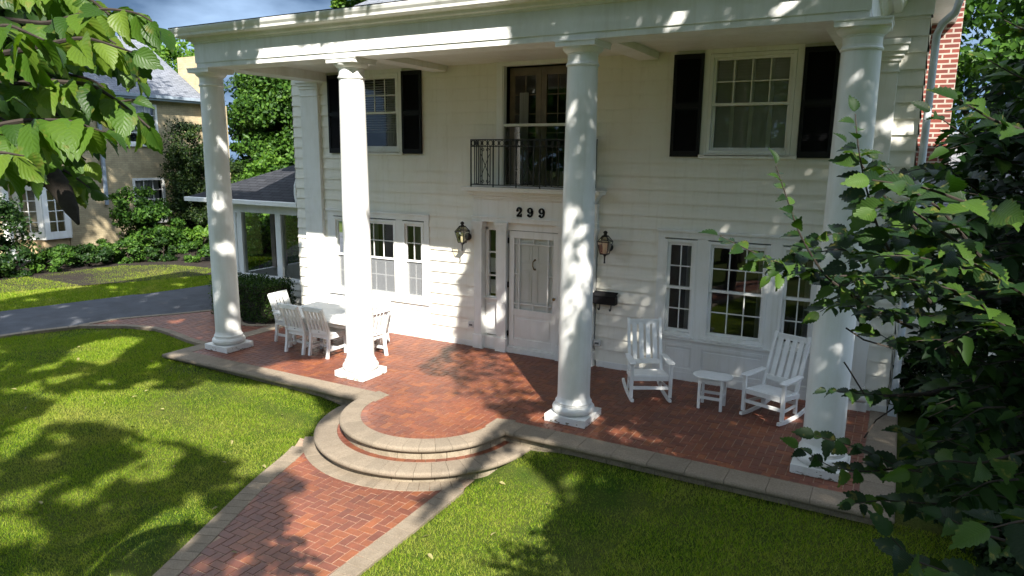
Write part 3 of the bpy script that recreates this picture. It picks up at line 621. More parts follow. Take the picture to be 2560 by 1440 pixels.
m_.box(-1.225, 1.225, D-.112, D-.0885, 2.44, 2.46)
ds = m_.build('door_surround', TRIM, house, bevel=.004)
for sg in (1, -1):
    a, b = (.795, .955) if sg > 0 else (-.955, -.795); s = MB(); s.box(a, b, D+.07, D+.1, .965, .985); s.box(a, b, D+.07, D+.1, 1.36, 1.385); s.box(a, b, D+.07, D+.1, 1.79, 1.815); s.box(a, b, D+.07, D+.1, 2.205, 2.215); s.box(a-.004, a+.008, D+.069, D+.101, .965, 2.215); s.box(b-.008, b+.004, D+.069, D+.101, .965, 2.215)
    sl_ = s.build('sidelight', TRIM, house); g = MB(); g.quad((a, D+.09, .97), (b, D+.09, .97), (b, D+.09, 2.21), (a, D+.09, 2.21)); g.build('glass', GLASS, sl_)
m_ = MB(); x0, x1, z0, z1 = -.482, .482, .125, 2.225; gx, ga0, ga1 = .385, .82, 2.10; ys = D-.012
for q in ((x0, -gx, z0, z1), (gx, x1, z0, z1), (-gx, gx, ga1, z1), (-gx, gx, .70, ga0), (-gx, gx, z0, .27)): m_.box(q[0], q[1], ys, ys+.035, q[2], q[3])
m_.box(-gx, gx, ys+.016, ys+.03, .27, .70); m_.box(-gx+.05, gx-.05, ys+.006, ys+.0155, .32, .65)
for xk in (-.285, .285): m_.box(xk-.011, xk+.011, ys+.004, ys+.03, ga0, ga1)
for zk in (ga0+.1, ga1-.1):
    for a, b in ((-gx, -.296), (-.274, .274), (.296, gx)): m_.box(a, b, ys+.005, ys+.029, zk-.011, zk+.011)
for a, b in ((-gx, -.296), (.296, gx)): m_.box(a, b, ys+.005, ys+.029, 1.45, 1.472)
for a, b in ((ga0, ga0+.089), (ga1-.089, ga1)): m_.box(-.011, .011, ys+.005, ys+.029, a, b)
sd = m_.build('storm_door', TRIM, house, bevel=.003)
g = MB(); g.quad((-gx, ys+.018, ga0), (gx, ys+.018, ga0), (gx, ys+.018, ga1), (-gx, ys+.018, ga1)); g.build('glass', GLASSD, sd)
k = MB(); k.lathe([(.0, 0), (.012, 0), (.012, .03), (.026, .042), (.028, .055), (.018, .068), (0, .07)], (0, 0, 0), 14)
k.v = [(.435+x, ys-z, 1.085+y) for x, y, z in k.v]; k.build('knob', BRASS, sd, smooth=True)
for z in (.3, 1.2, 2.0): k = MB(); k.box(-.512, -.488, D-.03, D-.005, z, z+.10); k.build('hinge', BLACK, sd)
m_ = MB(); m_.box(-.5, .5, D-.06, D+.1, -.02, .09); m_.box(-.5, .5, D-.03, D+.1, .092, .122); m_.build('threshold', TRIM, house, bevel=.004)
m_ = MB(); y = D+.045; m_.box(-.48, .48, y, y+.045, .13, 2.2)
for a, b in ((-.36, -.05), (.05, .36)):
    for z0, z1 in ((.3, .82), (.95, 1.55), (1.66, 2.05)):
        for q in ((a, a+.02, z0, z1), (b-.02, b, z0, z1), (a+.02, b-.02, z1-.02, z1), (a+.02, b-.02, z0, z0+.02)): m_.box(q[0], q[1], y-.012, y-.0005, q[2], q[3])
        m_.box(a+.05, b-.05, y-.009, y-.0005, z0+.05, z1-.05)
fd = m_.build('front_door', TRIM, house, bevel=.003)
k = MB(); k.tube([(.01, y-.004, 1.73), (.008, y-.03, 1.725), (-.016, y-.04, 1.69), (-.02, y-.04, 1.62), (.0, y-.03, 1.565), (.012, y-.004, 1.56)], [.018, .013, .009, .009, .013, .02], 8); k.build('knocker', BRASS, fd, smooth=True)
# number 299: heavy serif numerals
def stroke(mb, pts, ws, y0, y1):
    Lf, Rt = [], []
    for i, p in enumerate(pts):
        a = pts[max(i-1, 0)]; b = pts[min(i+1, len(pts)-1)]; dx, dz = b[0]-a[0], b[1]-a[1]; l = math.hypot(dx, dz)+1e-9; nx, nz = -dz/l, dx/l
        Lf.append((p[0]+nx*ws[i]/2, p[1]+nz*ws[i]/2)); Rt.append((p[0]-nx*ws[i]/2, p[1]-nz*ws[i]/2))
    for i in range(len(pts)-1): mb.prism([Lf[i], Lf[i+1], Rt[i+1], Rt[i]], y0, y1, 'y')
def ell(cx, cz, rx, rz, a0, a1, n): return [(cx+rx*math.cos(rad(a)), cz+rz*math.sin(rad(a))) for a in np.linspace(a0, a1, n)]
def blob(mb, cx, cz, r, y0, y1): mb.prism(ell(cx, cz, r, r, 0, 345, 14), y0, y1, 'y')
m_ = MB(); y0, y1 = D-.108, D-.0885; H_ = .150; Z = 2.487
def num9(x):
    p = ell(x+.052, Z+.105, .034, .037, 0, 360, 22); stroke(m_, p, [.036-.014*abs(math.sin(rad(a))) for a in np.linspace(0, 360, 22)], y0, y1)
    q = [(x+.090, Z+.105)]+[(x+.092-.0*k, Z+.105-.012*k) for k in range(1, 3)]+ell(x+.046, Z+.068, .044, .058, 0, -112, 12)
    stroke(m_, q, list(np.linspace(.034, .020, len(q))), y0, y1); blob(m_, x+.024, Z+.030, .021, y0, y1)
def num2(x):
    q = ell(x+.050, Z+.105, .036, .036, 170, -25, 14)+[(x+.068, Z+.07), (x+.042, Z+.042), (x+.016, Z+.016)]
    stroke(m_, q, [.016]+list(np.linspace(.019, .037, 9))+list(np.linspace(.037, .022, len(q)-10)), y0, y1); blob(m_, x+.022, Z+.100, .021, y0, y1)
    m_.box(x+.010, x+.092, y0, y1, Z, Z+.030); m_.box(x+.082, x+.098, y0, y1, Z, Z+.05)
for fn_, x_ in ((num2, -.305), (num9, -.092), (num9, .13)): m_ = MB(); fn_(x_); m_.v = [(x_+(a-x_)*1.1, b, 2.487+(c-2.487)*1.1) for a, b, c in m_.v]; m_.build('house_number', BLACK, house)

# ---- balcony above the door
m_ = MB()
for z0, z1, o in ((2.77, 2.80, .02), (2.80, 2.84, .05), (2.84, 2.88, .09), (2.88, 2.915, .13), (2.915, 2.965, .20), (2.965, 2.99, .215)): m_.box(-1.15-o*.8, 1.15+o*.8, D-.10-o, D+.02, z0, z1)
bal = m_.build('balcony', TRIM, house, bevel=.005)
r = MB(); yr = D-.265; xr = 1.13; zb, zt = 3.03, 3.80
def railrun(fn, L_, first=True):
    """fn(s, z) gives the point s metres along the rail"""
    r.bar(fn(0, zt), fn(L_, zt), .03, .018); r.bar(fn(0, zt-.115), fn(L_, zt-.115), .014, .014); r.bar(fn(0, zb), fn(L_, zb), .016, .016)
    n = max(2, round(L_/.115)); 
    for k in range(n+1):
        s = L_*k/n; r.bar(fn(s, zb if k % 4 else zb-.05), fn(s, zt), .013 if k % 4 else .018, .013 if k % 4 else .018)
        if k < n:
            c = L_*(k+.5)/n; rr = .047; pts = [fn(c+rr*math.cos(a)*.9, zt-.0575+rr*math.sin(a)) for a in np.linspace(0, 2*math.pi, 15)]; r.tube(pts, .006, 5, cap=False)
def panel(fn, c, w):
    z0, z1 = zb+.01, zt-.12
    for sg in (-1, 1):
        r.bar(fn(c+sg*w/2, z0), fn(c+sg*w/2, z1), .013, .013)
        r.tube([fn(c+sg*w*.42, z0+.13), fn(c-sg*w*.42, z1-.13)], .006, 5)
        for zc, s2 in ((z1-.055, 1), (z0+.055, -1)):
            pts = [fn(c+sg*(.048+(.036-.0022*k)*math.cos(k*.5)*1), zc+s2*(.036-.0022*k)*math.sin(k*.5)) for k in range(15)]; r.tube(pts, .006, 5)
frontf = lambda s, z: (-xr+s, yr, z)
railrun(frontf, 2*xr); panel(frontf, .29, .2); panel(frontf, 2*xr-.29, .2); panel(frontf, xr, .2)
railrun(lambda s, z: (-xr, yr+s, z), D-yr-.02); railrun(lambda s, z: (xr, yr+s, z), D-yr-.02)
r.build('railing', IRON, bal)
# french doors behind a storm sash
m_ = MB()
for a, b in ((-.76, -.645), (.645, .76)): m_.box(a, b, D-.024, D+.1, 2.99, 5.10)
m_.box(-.645, .645, D-.024, D+.1, 5.035, 5.10); m_.box(-.645, -.625, D-.01, D+.1, 2.99, 5.035); m_.box(.625, .645, D-.01, D+.1, 2.99, 5.035); m_.box(-.625, .625, D+.0, D+.03, 4.03, 4.075); m_.box(-.645, .645, D-.03, D+.1, 2.992, 3.03)
bd = m_.build('balcony_door', TRIM, house, bevel=.004)
d_ = MB(); yd = D+.19
for a, b in ((-.615, -.002), (.002, .615)):
    for q in ((a, a+.10, 3.03, 5.02), (b-.10, b, 3.03, 5.02), (a+.10, b-.10, 4.89, 5.02), (a+.10, b-.10, 3.03, 3.28)): d_.box(q[0], q[1], yd, yd+.04, q[2], q[3])
    d_.box((a+b)/2-.008, (a+b)/2+.008, yd+.01, yd+.035, 3.28, 4.89)
    for k in range(1, 5): z = 3.28+1.61*k/5; d_.box(a+.10, (a+b)/2-.008, yd+.011, yd+.034, z-.008, z+.008); d_.box((a+b)/2+.008, b-.10, yd+.011, yd+.034, z-.008, z+.008)
d_.build('door_leaf', BROWNF, bd, bevel=.003)
g = MB(); g.quad((-.6, yd+.02, 3.1), (.6, yd+.02, 3.1), (.6, yd+.02, 5.0), (-.6, yd+.02, 5.0)); g.quad((-.625, D+.05, 3.03), (.625, D+.05, 3.03), (.625, D+.05, 4.03), (-.625, D+.05, 4.03)); g.build('glass', GLASS, bd)
c = curtain(bd, -.40, -.24, 3.05, 4.6, D+.16)

# ---- four columns
CX = [-5.03, -1.888, 1.888, 5.03]
def column(x):
    p = MB(); p.box(x-.297, x+.297, -.297, .297, 0, .105); pl = p.build('column', CHIP, house, bevel=.006)
    b = MB(); b.lathe([(.235, .105), (.268, .115), (.285, .14), (.29, .165), (.285, .19), (.268, .212), (.252, .22), (.252, .236), (.246, .24), (.25, .25), (.25, .262), (.238, .275), (.228, .30), (.221, .335)], (x, 0, 0), 48); b.build('base_moulding', CHIP, pl, smooth=True)
    s = MB(); pr = [(.221, .335)]
    for k in range(1, 13):
        tt = k/12; pr.append((.221-.030*tt**1.7, .335+(4.64-.335)*tt))
    s.lathe(pr, (x, 0, 0), 56); s.build('shaft', SHAFT, pl, smooth=True)
    c = MB(); c.lathe([(.191, 4.64), (.204, 4.645), (.210, 4.66), (.204, 4.675), (.197, 4.68), (.197, 4.69), (.191, 4.695), (.191, 4.775), (.200, 4.78), (.200, 4.795), (.212, 4.80), (.232, 4.815), (.248, 4.835), (.256, 4.855), (.256, 4.862)], (x, 0, 0), 48)
    c.box(x-.262, x+.262, -.262, .262, 4.862, 4.918); c.box(x-.272, x+.272, -.272, .272, 4.918, 4.936); c.build('capital', WHITE, pl, smooth=True, bevel=0)
for x in CX: column(x)

# ---- entablature, gutter, ceiling
EX = 5.10
def mitre(pts): return pts
ring = [(-EX, D, -1, 0), (-EX, -.24, -1, -1), (EX, -.24, 1, -1), (EX, D, 1, 0)]
m_ = MB()
m_.sweep([(-.015, 4.936), (-.015, 5.012), (0, 5.012), (0, 5.315), (.022, 5.318), (.03, 5.345), (.05, 5.352), (.062, 5.36), (.075, 5.40), (.105, 5.42), (.125, 5.432), (.125, 5.50), (-.1, 5.50), (-.46, 5.30), (-.46, 4.936)], ring)
ent = m_.build('entablature', WHITE, house)
m_ = MB(); m_.sweep([(.126, 5.405), (.20, 5.405), (.225, 5.42), (.232, 5.455), (.255, 5.49), (.268, 5.525), (.268, 5.545), (.255, 5.545), (.250, 5.53), (.126, 5.53)], [(-EX, D+.1, -1, 0), (-EX, -.24, -1, -1), (EX, -.24, 1, -1), (EX, D+.1, 1, 0)]); m_.build('gutter', TRIM, house)
m_ = MB(); y = .2
while y < D+.02: m_.box(-EX+.2, EX-.2, y, y+.078, 5.10, 5.12); y += .084
m_.box(-EX+.2, EX-.2, .2, D, 5.108, 5.14); m_.build('porch_ceiling', TRIM, house)
for xc in (-1.94, 1.94):
    m_ = MB(); m_.box(xc-.165, xc+.165, .2205, D-.03, 5.0, 5.107); m_.build('ceiling_beam', TRIM, house, bevel=.005)
def roofq(mb, a, b, c, d):
    a, b, c, d = map(Vector, (a, b, c, d)); u = (b-a).normalized(); n = (b-a).cross(d-a).normalized(); v = n.cross(u)
    mb.quad(a, b, c, d, [((p-a).dot(u), (p-a).dot(v)) for p in (a, b, c, d)])
def rooft(mb, a, b, c):
    a, b, c = map(Vector, (a, b, c)); u = (b-a).normalized(); n = (b-a).cross(c-a).normalized(); v = n.cross(u)
    mb.add([a, b, c], [(0, 1, 2)], [[((p-a).dot(u), (p-a).dot(v)) for p in (a, b, c)]])
m_ = MB(); e = .27; z0 = 5.556
roofq(m_, (-EX-e, -.24-e, z0), (EX+e, -.24-e, z0), (EX+e, 2.4, z0+.2), (-EX-e, 2.4, z0+.2)); roofq(m_, (-EX-e, -.24-e, z0-.012), (-EX-e, 2.4, z0+.19), (EX+e, 2.4, z0+.19), (EX+e, -.24-e, z0-.012))
m_.quad((-EX-e, -.24-e, z0-.012), (EX+e, -.24-e, z0-.012), (EX+e, -.24-e, z0), (-EX-e, -.24-e, z0)); m_.quad((-EX-e, 2.4, z0+.19), (-EX-e, -.24-e, z0-.012), (-EX-e, -.24-e, z0), (-EX-e, 2.4, z0+.2)); m_.build('portico_roof', SHIN, house)
m_ = MB(); ze = 5.72; X = 6.0; ya, yb2, rz, rx = 2.05, 11.4, 8.6, 1.6; ymid = (ya+yb2)/2
roofq(m_, (-X, ya, ze), (X, ya, ze), (rx, ymid, rz), (-rx, ymid, rz)); roofq(m_, (X, yb2, ze), (-X, yb2, ze), (-rx, ymid, rz), (rx, ymid, rz)); rooft(m_, (-X, yb2, ze), (-X, ya, ze), (-rx, ymid, rz)); rooft(m_, (X, ya, ze), (X, yb2, ze), (rx, ymid, rz)); m_.build('main_roof', SHING, house)
for sg in (1, -1):
    bx_ = lambda m_, a, b, *r_: m_.box(*((a, b) if sg > 0 else (-b, -a)), *r_)
    m_ = MB(); bx_(m_, EX+.3, X, ya, ya+.02, 5.55, 5.71); bx_(m_, X-.02, X, ya+.018, yb2, 5.55, 5.71); bx_(m_, HX-.02, X-.018, ya+.018, yb2, 5.56, 5.58); bx_(m_, EX+.1, HX-.018, ya+.018, D+.1, 5.562, 5.582); m_.build('eave', TRIM, house, bevel=.004)
    m_ = MB(); bx_(m_, HX-.45, HX+.03, D-.05, D-.018, 5.36, 5.56); m_.build('frieze_board', TRIM, house, bevel=.004)
# downspout on the right-hand corner
m_ = MB(); m_.tube([(5.93, 2.0, 5.62), (5.93, 2.05, 5.45), (5.90, 2.12, 5.32), (5.78, 2.26, 5.22), (5.735, 2.33, 5.10), (5.735, 2.345, 4.9), (5.735, 2.345, .18)], .046, 10)
for z in (.35, 2.4, 4.2): m_.box(5.68, 5.79, 2.34, 2.40, z, z+.03)
m_.box(5.68, 5.79, 2.29, 2.40, 0.0, .14); m_.build('downspout', DOWN, house, smooth=True)
m_ = MB(); m_.tube([(-5.70, 2.62, 3.0), (-5.76, 2.60, 2.98), (-5.82, 2.60, 2.84), (-5.83, 2.60, 2.66), (-5.80, 2.6, 2.5), (-5.74, 2.58, 2.44), (-5.70, 2.56, 2.38)], .055, 10); m_.build('downspout', TRIM, house, smooth=True)
# chimney on the side wall
def brickbox(mb, x0, x1, y0, y1, z0, z1):
    mb.quad((x0, y0, z0), (x1, y0, z0), (x1, y0, z1), (x0, y0, z1), [(x0, z0), (x1, z0), (x1, z1), (x0, z1)]); mb.quad((x1, y0, z0), (x1, y1, z0), (x1, y1, z1), (x1, y0, z1), [(y0, z0), (y1, z0), (y1, z1), (y0, z1)])
    mb.quad((x0, y1, z0), (x0, y0, z0), (x0, y0, z1), (x0, y1, z1), [(y1, z0), (y0, z0), (y0, z1), (y1, z1)]); mb.quad((x1, y1, z0), (x0, y1, z0), (x0, y1, z1), (x1, y1, z1), [(x1, z0), (x0, z0), (x0, z1), (x1, z1)]); mb.quad((x0, y0, z1), (x1, y0, z1), (x1, y1, z1), (x0, y1, z1), [(x0, y0), (x1, y0), (x1, y1), (x0, y1)])
m_ = MB(); brickbox(m_, 5.672, 6.09, 4.4, 5.6, 2.5, 9.3); brickbox(m_, 5.672, 6.13, 4.3, 5.7, 2.5, 3.75); m_.build('chimney', REDBR, house)
# right wing, mostly hidden behind the elm
m_ = MB(); lapped(m_, lambda x, d, z: (x, 3.5-d, z), 5.68, 10.4, -.2, 2.75, [(6.3, 7.3, .7, 2.2), (8.0, 9.0, .7, 2.2)]); m_.box(10.38, 10.4, 3.5, 8, -.2, 2.75); m_.build('wing_wall', WALLW, house)
sash_window(6.3, 7.3, .7, 2.2, 1.45, 3, 2, 3, 2, y=3.5); sash_window(8.0, 9.0, .7, 2.2, 1.45, 3, 2, 3, 2, y=3.5)
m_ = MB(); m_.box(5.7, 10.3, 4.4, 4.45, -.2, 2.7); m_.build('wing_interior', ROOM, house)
m_ = MB(); roofq(m_, (5.68, 3.2, 2.80), (10.7, 3.2, 2.80), (10.7, 5.9, 4.0), (5.68, 5.9, 4.0)); roofq(m_, (10.7, 8.6, 2.8), (5.68, 8.6, 2.8), (5.68, 5.9, 4.0), (10.7, 5.9, 4.0)); m_.build('wing_roof', SHINR, house)
m_ = MB(); m_.box(5.68, 10.7, 3.14, 3.22, 2.70, 2.80); m_.box(5.68, 10.7, 3.22, 3.5, 2.70, 2.72); m_.build('wing_eave', TRIM, house)
# left sunroom
YS = 3.0; m_ = MB(); lapped(m_, lambda x, d, z: (x, YS-d, z), -8.55, -HX-.018, -.15, .62, [], .15); m_.build('sunroom_wall', WALLW, house)
m_ = MB(); z0, z1 = .62, 2.36
for a, b in ((-8.6, -8.05), (-6.93, -6.76), (-5.9, -5.675)): m_.box(a, b, YS-.03, YS+.1, z0, z1)
m_.box(-8.05, -5.9, YS-.028, YS+.1, 2.16, z1); m_.box(-8.05, -5.9, YS-.05, YS+.1, .62, .70); m_.box(-8.5, -8.22, YS-.05, YS-.03, .66, 2.05); m_.box(-8.53, -8.19, YS-.07, YS-.03, 2.05, 2.14); m_.box(-8.62, -8.5, YS-.02, 6.5, -.2, .62); m_.box(-8.62, -8.5, 6.2, 6.5, .62, z1)
m_.box(-8.61, -8.5, 3.1, 3.45, .62, z1)
m_.box(-8.6, -5.7, 6.4, 6.5, -.2, .6); m_.box(-7.2, -7.05, 6.38, 6.48, .6, z1); m_.box(-8.6, -5.7, YS+.1, 6.5, 2.40, 2.43)
sr = m_.build('sunroom_frame', TRIM, house, bevel=.004)
m_ = MB(); m_.box(-8.5, -5.7, YS+.1, 6.4, -.1, 0.0); m_.build('sunroom_floor', BROWNF, house)
m_ = MB(); m_.box(-8.62, -8.48, 4.35, 4.75, .62, 2.39); m_.box(-8.62, -8.48, 5.9, 6.2, .62, 2.39); m_.build('sunroom_post', BROWNF, house)
m_ = MB(); m_.box(-8.49, -5.7, YS+.1, 6.39, 2.385, 2.398); m_.build('sunroom_ceiling', ROOM, house)
g = MB(); g.quad((-8.05, YS+.03, .7), (-6.9, YS+.03, .7), (-6.9, YS+.03, 2.16), (-8.05, YS+.03, 2.16)); g.quad((-6.78, YS+.03, .7), (-5.9, YS+.03, .7), (-5.9, YS+.03, 2.16), (-6.78, YS+.03, 2.16)); g.build('sunroom_glass', GLASS, house)
m_ = MB(); ex0, ey0, ez = -9.55, 2.72, 2.48
roofq(m_, (ex0, ey0, ez), (-5.675, ey0, ez), (-5.675, 4.9, 3.42), (-7.4, 4.9, 3.42)); rooft(m_, (ex0, 7.0, ez), (ex0, ey0, ez), (-7.4, 4.9, 3.42)); roofq(m_, (-5.675, 7.0, ez), (ex0, 7.0, ez), (-7.4, 4.9, 3.42), (-5.675, 4.9, 3.42)); m_.build('sunroom_roof', SHIN, house)
m_ = MB(); m_.box(ex0-.05, -5.69, ey0-.09, ey0, 2.375, 2.475); m_.box(ex0-.05, ex0+.02, ey0, 7.0, 2.375, 2.475); m_.box(ex0+.02, -5.69, ey0, YS, 2.37, 2.385); m_.build('sunroom_gutter', TRIM, house, bevel=.01)

# ------------------------------------------------------------------ things fixed to or standing on the porch
def lantern(x, label, z=2.095):
    t = empty('wall_lantern', (x, D-.02, z), label=label, cat='wall lamp', group='black carriage lanterns on the house wall'); y = -.20
    f = MB(); rt, rb, zt, zb = .098, .058, .085, -.115
    T = [(sx*rt, y+sy*rt, zt) for sx, sy in ((-1,-1),(1,-1),(1,1),(-1,1))]; B = [(sx*rb, y+sy*rb, zb) for sx, sy in ((-1,-1),(1,-1),(1,1),(-1,1))]; U = [(sx*.042, y+sy*.042, .17) for sx, sy in ((-1,-1),(1,-1),(1,1),(-1,1))]
    for k in range(4):
        f.tube([T[k], B[k]], .0065, 5); f.tube([T[k], T[(k+1) % 4]], .008, 5); f.tube([B[k], B[(k+1) % 4]], .008, 5); f.tube([T[k], U[k]], .0065, 5); f.tube([U[k], U[(k+1) % 4]], .007, 5)
    f.box(-.045, .045, y-.045, y+.045, .168, .182); f.lathe([(.03, .182), (.036, .19), (.022, .205), (.034, .222), (.036, .236), (.024, .252), (.008, .262)], (0, y, 0), 12)
    f.box(-rb, rb, y-rb, y+rb, zb-.012, zb); f.build('lantern_frame', IRON, t, loc=0)
    g = MB()
    for k in range(4): k2 = (k+1) % 4; g.quad(B[k], B[k2], T[k2], T[k]); g.quad(T[k], T[k2], U[k2], U[k])
    g.build('lantern_glass', GLASSL, t, loc=0)
    g = MB(); g.lathe([(.03, zb+.002), (.036, zb+.02), (.036, .04), (.03, .05)], (0, y, 0), 14); g.build('candle_sleeve', CREAM, t, loc=0, smooth=True)
    a = MB(); a.tube([(0, y, zb-.01), (0, y, zb-.05), (0, y, -.25), (0, y, -.262)], [.03, .013, .013, .018], 8); a.tube([(0, y, -.272), (0, y, -.255)], .016, 8); a.tube([(0, y, -.15), (.0, y+.05, -.145), (.0, y+.12, -.10), (0, -.03, -.03), (0, -.01, -.02)], .010, 6); a.build('bracket_arm', IRON, t, loc=0, smooth=True)
    b = MB(); b.lathe([(.07, 0), (.07, .012), (.05, .024), (.02, .03)], (0, 0, 0), 20); b.v = [(px, -pz, py-.03) for px, py, pz in b.v]; b.build('backplate', IRON, t, loc=0, smooth=True)
lantern(-1.345, 'black wall lantern left of the door between the door surround and triple window'); lantern(1.41, 'black wall lantern on the shaded wall above the black mailbox')
t = empty('mailbox', (1.385, D-.02, 1.2), label='black metal wall mailbox with two scroll hooks below it', cat='mailbox')
m_ = MB(); m_.box(-.205, .205, -.13, 0, -.085, .06); m_.build('box_body', BLACK, t, loc=0, bevel=.008)
m_ = MB(); m_.add([(-.212, -.142, .045), (.212, -.142, .045), (.212, 0, .105), (-.212, 0, .105), (-.212, -.142, .062), (.212, -.142, .062), (.212, 0, .118), (-.212, 0, .118)], [(3,2,1,0),(4,5,6,7),(0,1,5,4),(1,2,6,5),(2,3,7,6),(3,0,4,7)]); m_.box(-.05, .05, -.15, -.143, .02, .035); m_.build('lid', BLACK, t, loc=0, bevel=.003)
for sx in (-.1, .1):
    m_ = MB(); m_.tube([(sx, -.02, -.08), (sx, -.03, -.17), (sx, -.05, -.195), (sx, -.085, -.19), (sx, -.10, -.165), (sx, -.095, -.15)], .008, 6); m_.build('hook', BLACK, t, loc=0, smooth=True)
for x, lab in ((-1.265, 'small grey outlet cover low on the wall left of the door surround'), (1.262, 'small grey outlet cover low on the shaded wall below the mailbox')):
    t = empty('outlet_cover', (x, D-.017, .42), label=lab, cat='outlet', group='weatherproof outlet covers')
    m_ = MB(); m_.box(-.06, .06, -.05, 0, -.055, .055); m_.build('cover_box', OUTL, t, loc=0, bevel=.006)
    m_ = MB(); m_.box(-.035, .035, -.055, -.0495, -.022, .012)
    for k in range(3): m_.box(-.028+.021*k, -.016+.021*k, -.058, -.0545, -.016, .006)
    m_.build('slot', plain('slot_grey', (.12, .12, .12)), t, loc=0)
for z, lab in ((1.56, 'upper printed white notice taped inside the sidelight'), (1.16, 'lower printed white notice taped inside the sidelight')):
    m_ = MB(); m_.box(-.94, -.80, D+.1005, D+.1025, z-.13, z+.13); tag(m_.build('paper_notice', PAPER), lab, 'notice', 'notices in the sidelight')

def dining_chair(name, label, loc, rz, arms=False):
    t = empty(name, loc, rz, label=label, cat='chair', group='white dining chairs round the outdoor table'); W2 = .235; Dp = .23
    s = MB(); s.box(-W2+.01, W2-.01, -Dp-.03, Dp, .405, .43); s.build('seat', FURN, t, loc=0, bevel=.008)
    a = MB(); a.box(-W2+.045, W2-.045, -Dp+.0, -Dp+.025, .335, .404); a.box(-W2+.045, W2-.045, Dp-.05, Dp-.025, .335, .404); a.box(-W2+.01, -W2+.035, -Dp+.02, Dp-.02, .335, .404); a.box(W2-.035, W2-.01, -Dp+.02, Dp-.02, .335, .404); a.build('seat_frame', FURN, t, loc=0)
    back = lambda z: Dp-.02+.17*max(0, (z-.42)/.5)**1.25
    for sx in (-1, 1):
        l = MB(); x = sx*(W2-.025); l.box(x-.024, x+.024, -Dp-.0, -Dp+.045, 0, .404); l.build('leg', FURN, t, loc=0, bevel=.005)
        l = MB(); pts = [(x, Dp+.03, 0), (x, Dp-.005, .2)]+[(x, back(z), z) for z in np.linspace(.4, .905, 7)]
        for p, q in zip(pts[:-1], pts[1:]): l.bar(p, q, .046, .046, (0, 1, 0))
        l.build('leg', FURN, t, loc=0)
    b = MB()
    for k in range(4):
        x = (k-1.5)*.085; zs = np.linspace(.46, .85, 6)
        for z0, z1 in zip(zs[:-1], zs[1:]): b.bar((x, back(z0), z0), (x, back(z1), z1), .052, .016, (0, 1, 0))
    b.build('back_slats', FURN, t, loc=0)
    r_ = MB(); r_.bar((-W2+.0, back(.878), .878), (W2, back(.878), .878), .03, .085); r_.build('top_rail', FURN, t, loc=0, bevel=.005); r_ = MB(); r_.bar((-W2+.05, back(.45), .45), (W2-.05, back(.45), .45), .025, .06); r_.build('lower_rail', FURN, t, loc=0, bevel=.005)
    st = MB()
    for sx in (-1, 1): x = sx*(W2-.025); st.bar((x, -Dp+.04, .14), (x, Dp-.02, .14), .022, .045)
    st.bar((-W2+.04, .0, .14), (W2-.04, .0, .14), .022, .04); st.build('stretcher', FURN, t, loc=0)
    m2 = MB(); m2.box(-.014, .014, back(.45)+.0135, back(.45)+.016, .445, .456); m2.build('maker_plate', BLACK, t, loc=0)
    if arms:
        for sx in (-1, 1):
            q = MB(); x = sx*(W2+.01); q.box(x-.032, x+.032, -Dp-.03, back(.62), .60, .622); q.box(x-.022, x+.022, -Dp+.0, -Dp+.045, .404, .60); q.build('armrest', FURN, t, loc=0, bevel=.006)
    return t
t = empty('dining_table', (-3.38, .98, 0), label='long white slatted outdoor dining table behind the sunlit column', cat='table')
m_ = MB()
for k in range(9): m_.box(-.92, .92, -.565+.126*k, -.565+.126*k+.12, .645, .675)
m_.box(-.94, -.86, -.57, .57, .637, .6445); m_.box(.86, .94, -.57, .57, .637, .6445); m_.build('table_top', FURN, t, loc=0, bevel=.004)
m_ = MB(); m_.box(-.80, .80, -.45, -.42, .54, .637); m_.box(-.80, .80, .42, .45, .54, .637); m_.box(-.80, -.77, -.42, .42, .54, .637); m_.box(.77, .80, -.42, .42, .54, .637); m_.build('apron', FURN, t, loc=0)
for sx in (-1, 1):
    for sy in (-1, 1): l = MB(); l.box(sx*.74-.04, sx*.74+.04, sy*.39-.04, sy*.39+.04, 0, .637); l.build('leg', FURN, t, loc=0, bevel=.006)
PI = math.pi
# chair local: back at +y, so rz = pi turns the back towards the lawn
dining_chair('dining_chair', 'white slat back chair on the lawn side, beside the shaded left column', (-3.73, .60, 0), PI)
dining_chair('dining_chair', 'white slat back chair on the lawn side, close to the sunlit column', (-3.19, .64, 0), PI)
dining_chair('dining_armchair', 'white slat back armchair at the table end beside the clipped hedge', (-4.40, .98, 0), PI/2+.06, True)
dining_chair('dining_armchair', 'white slat back armchair at the table end half behind the sunlit column', (-2.50, .88, 0), -PI/2-.08, True)
dining_chair('dining_chair', 'white slat back chair on the house side of the table under the window', (-3.60, 1.58, 0), 0)
dining_chair('dining_chair', 'white chair on the house side hidden behind the sunlit column', (-3.02, 1.58, 0), 0)

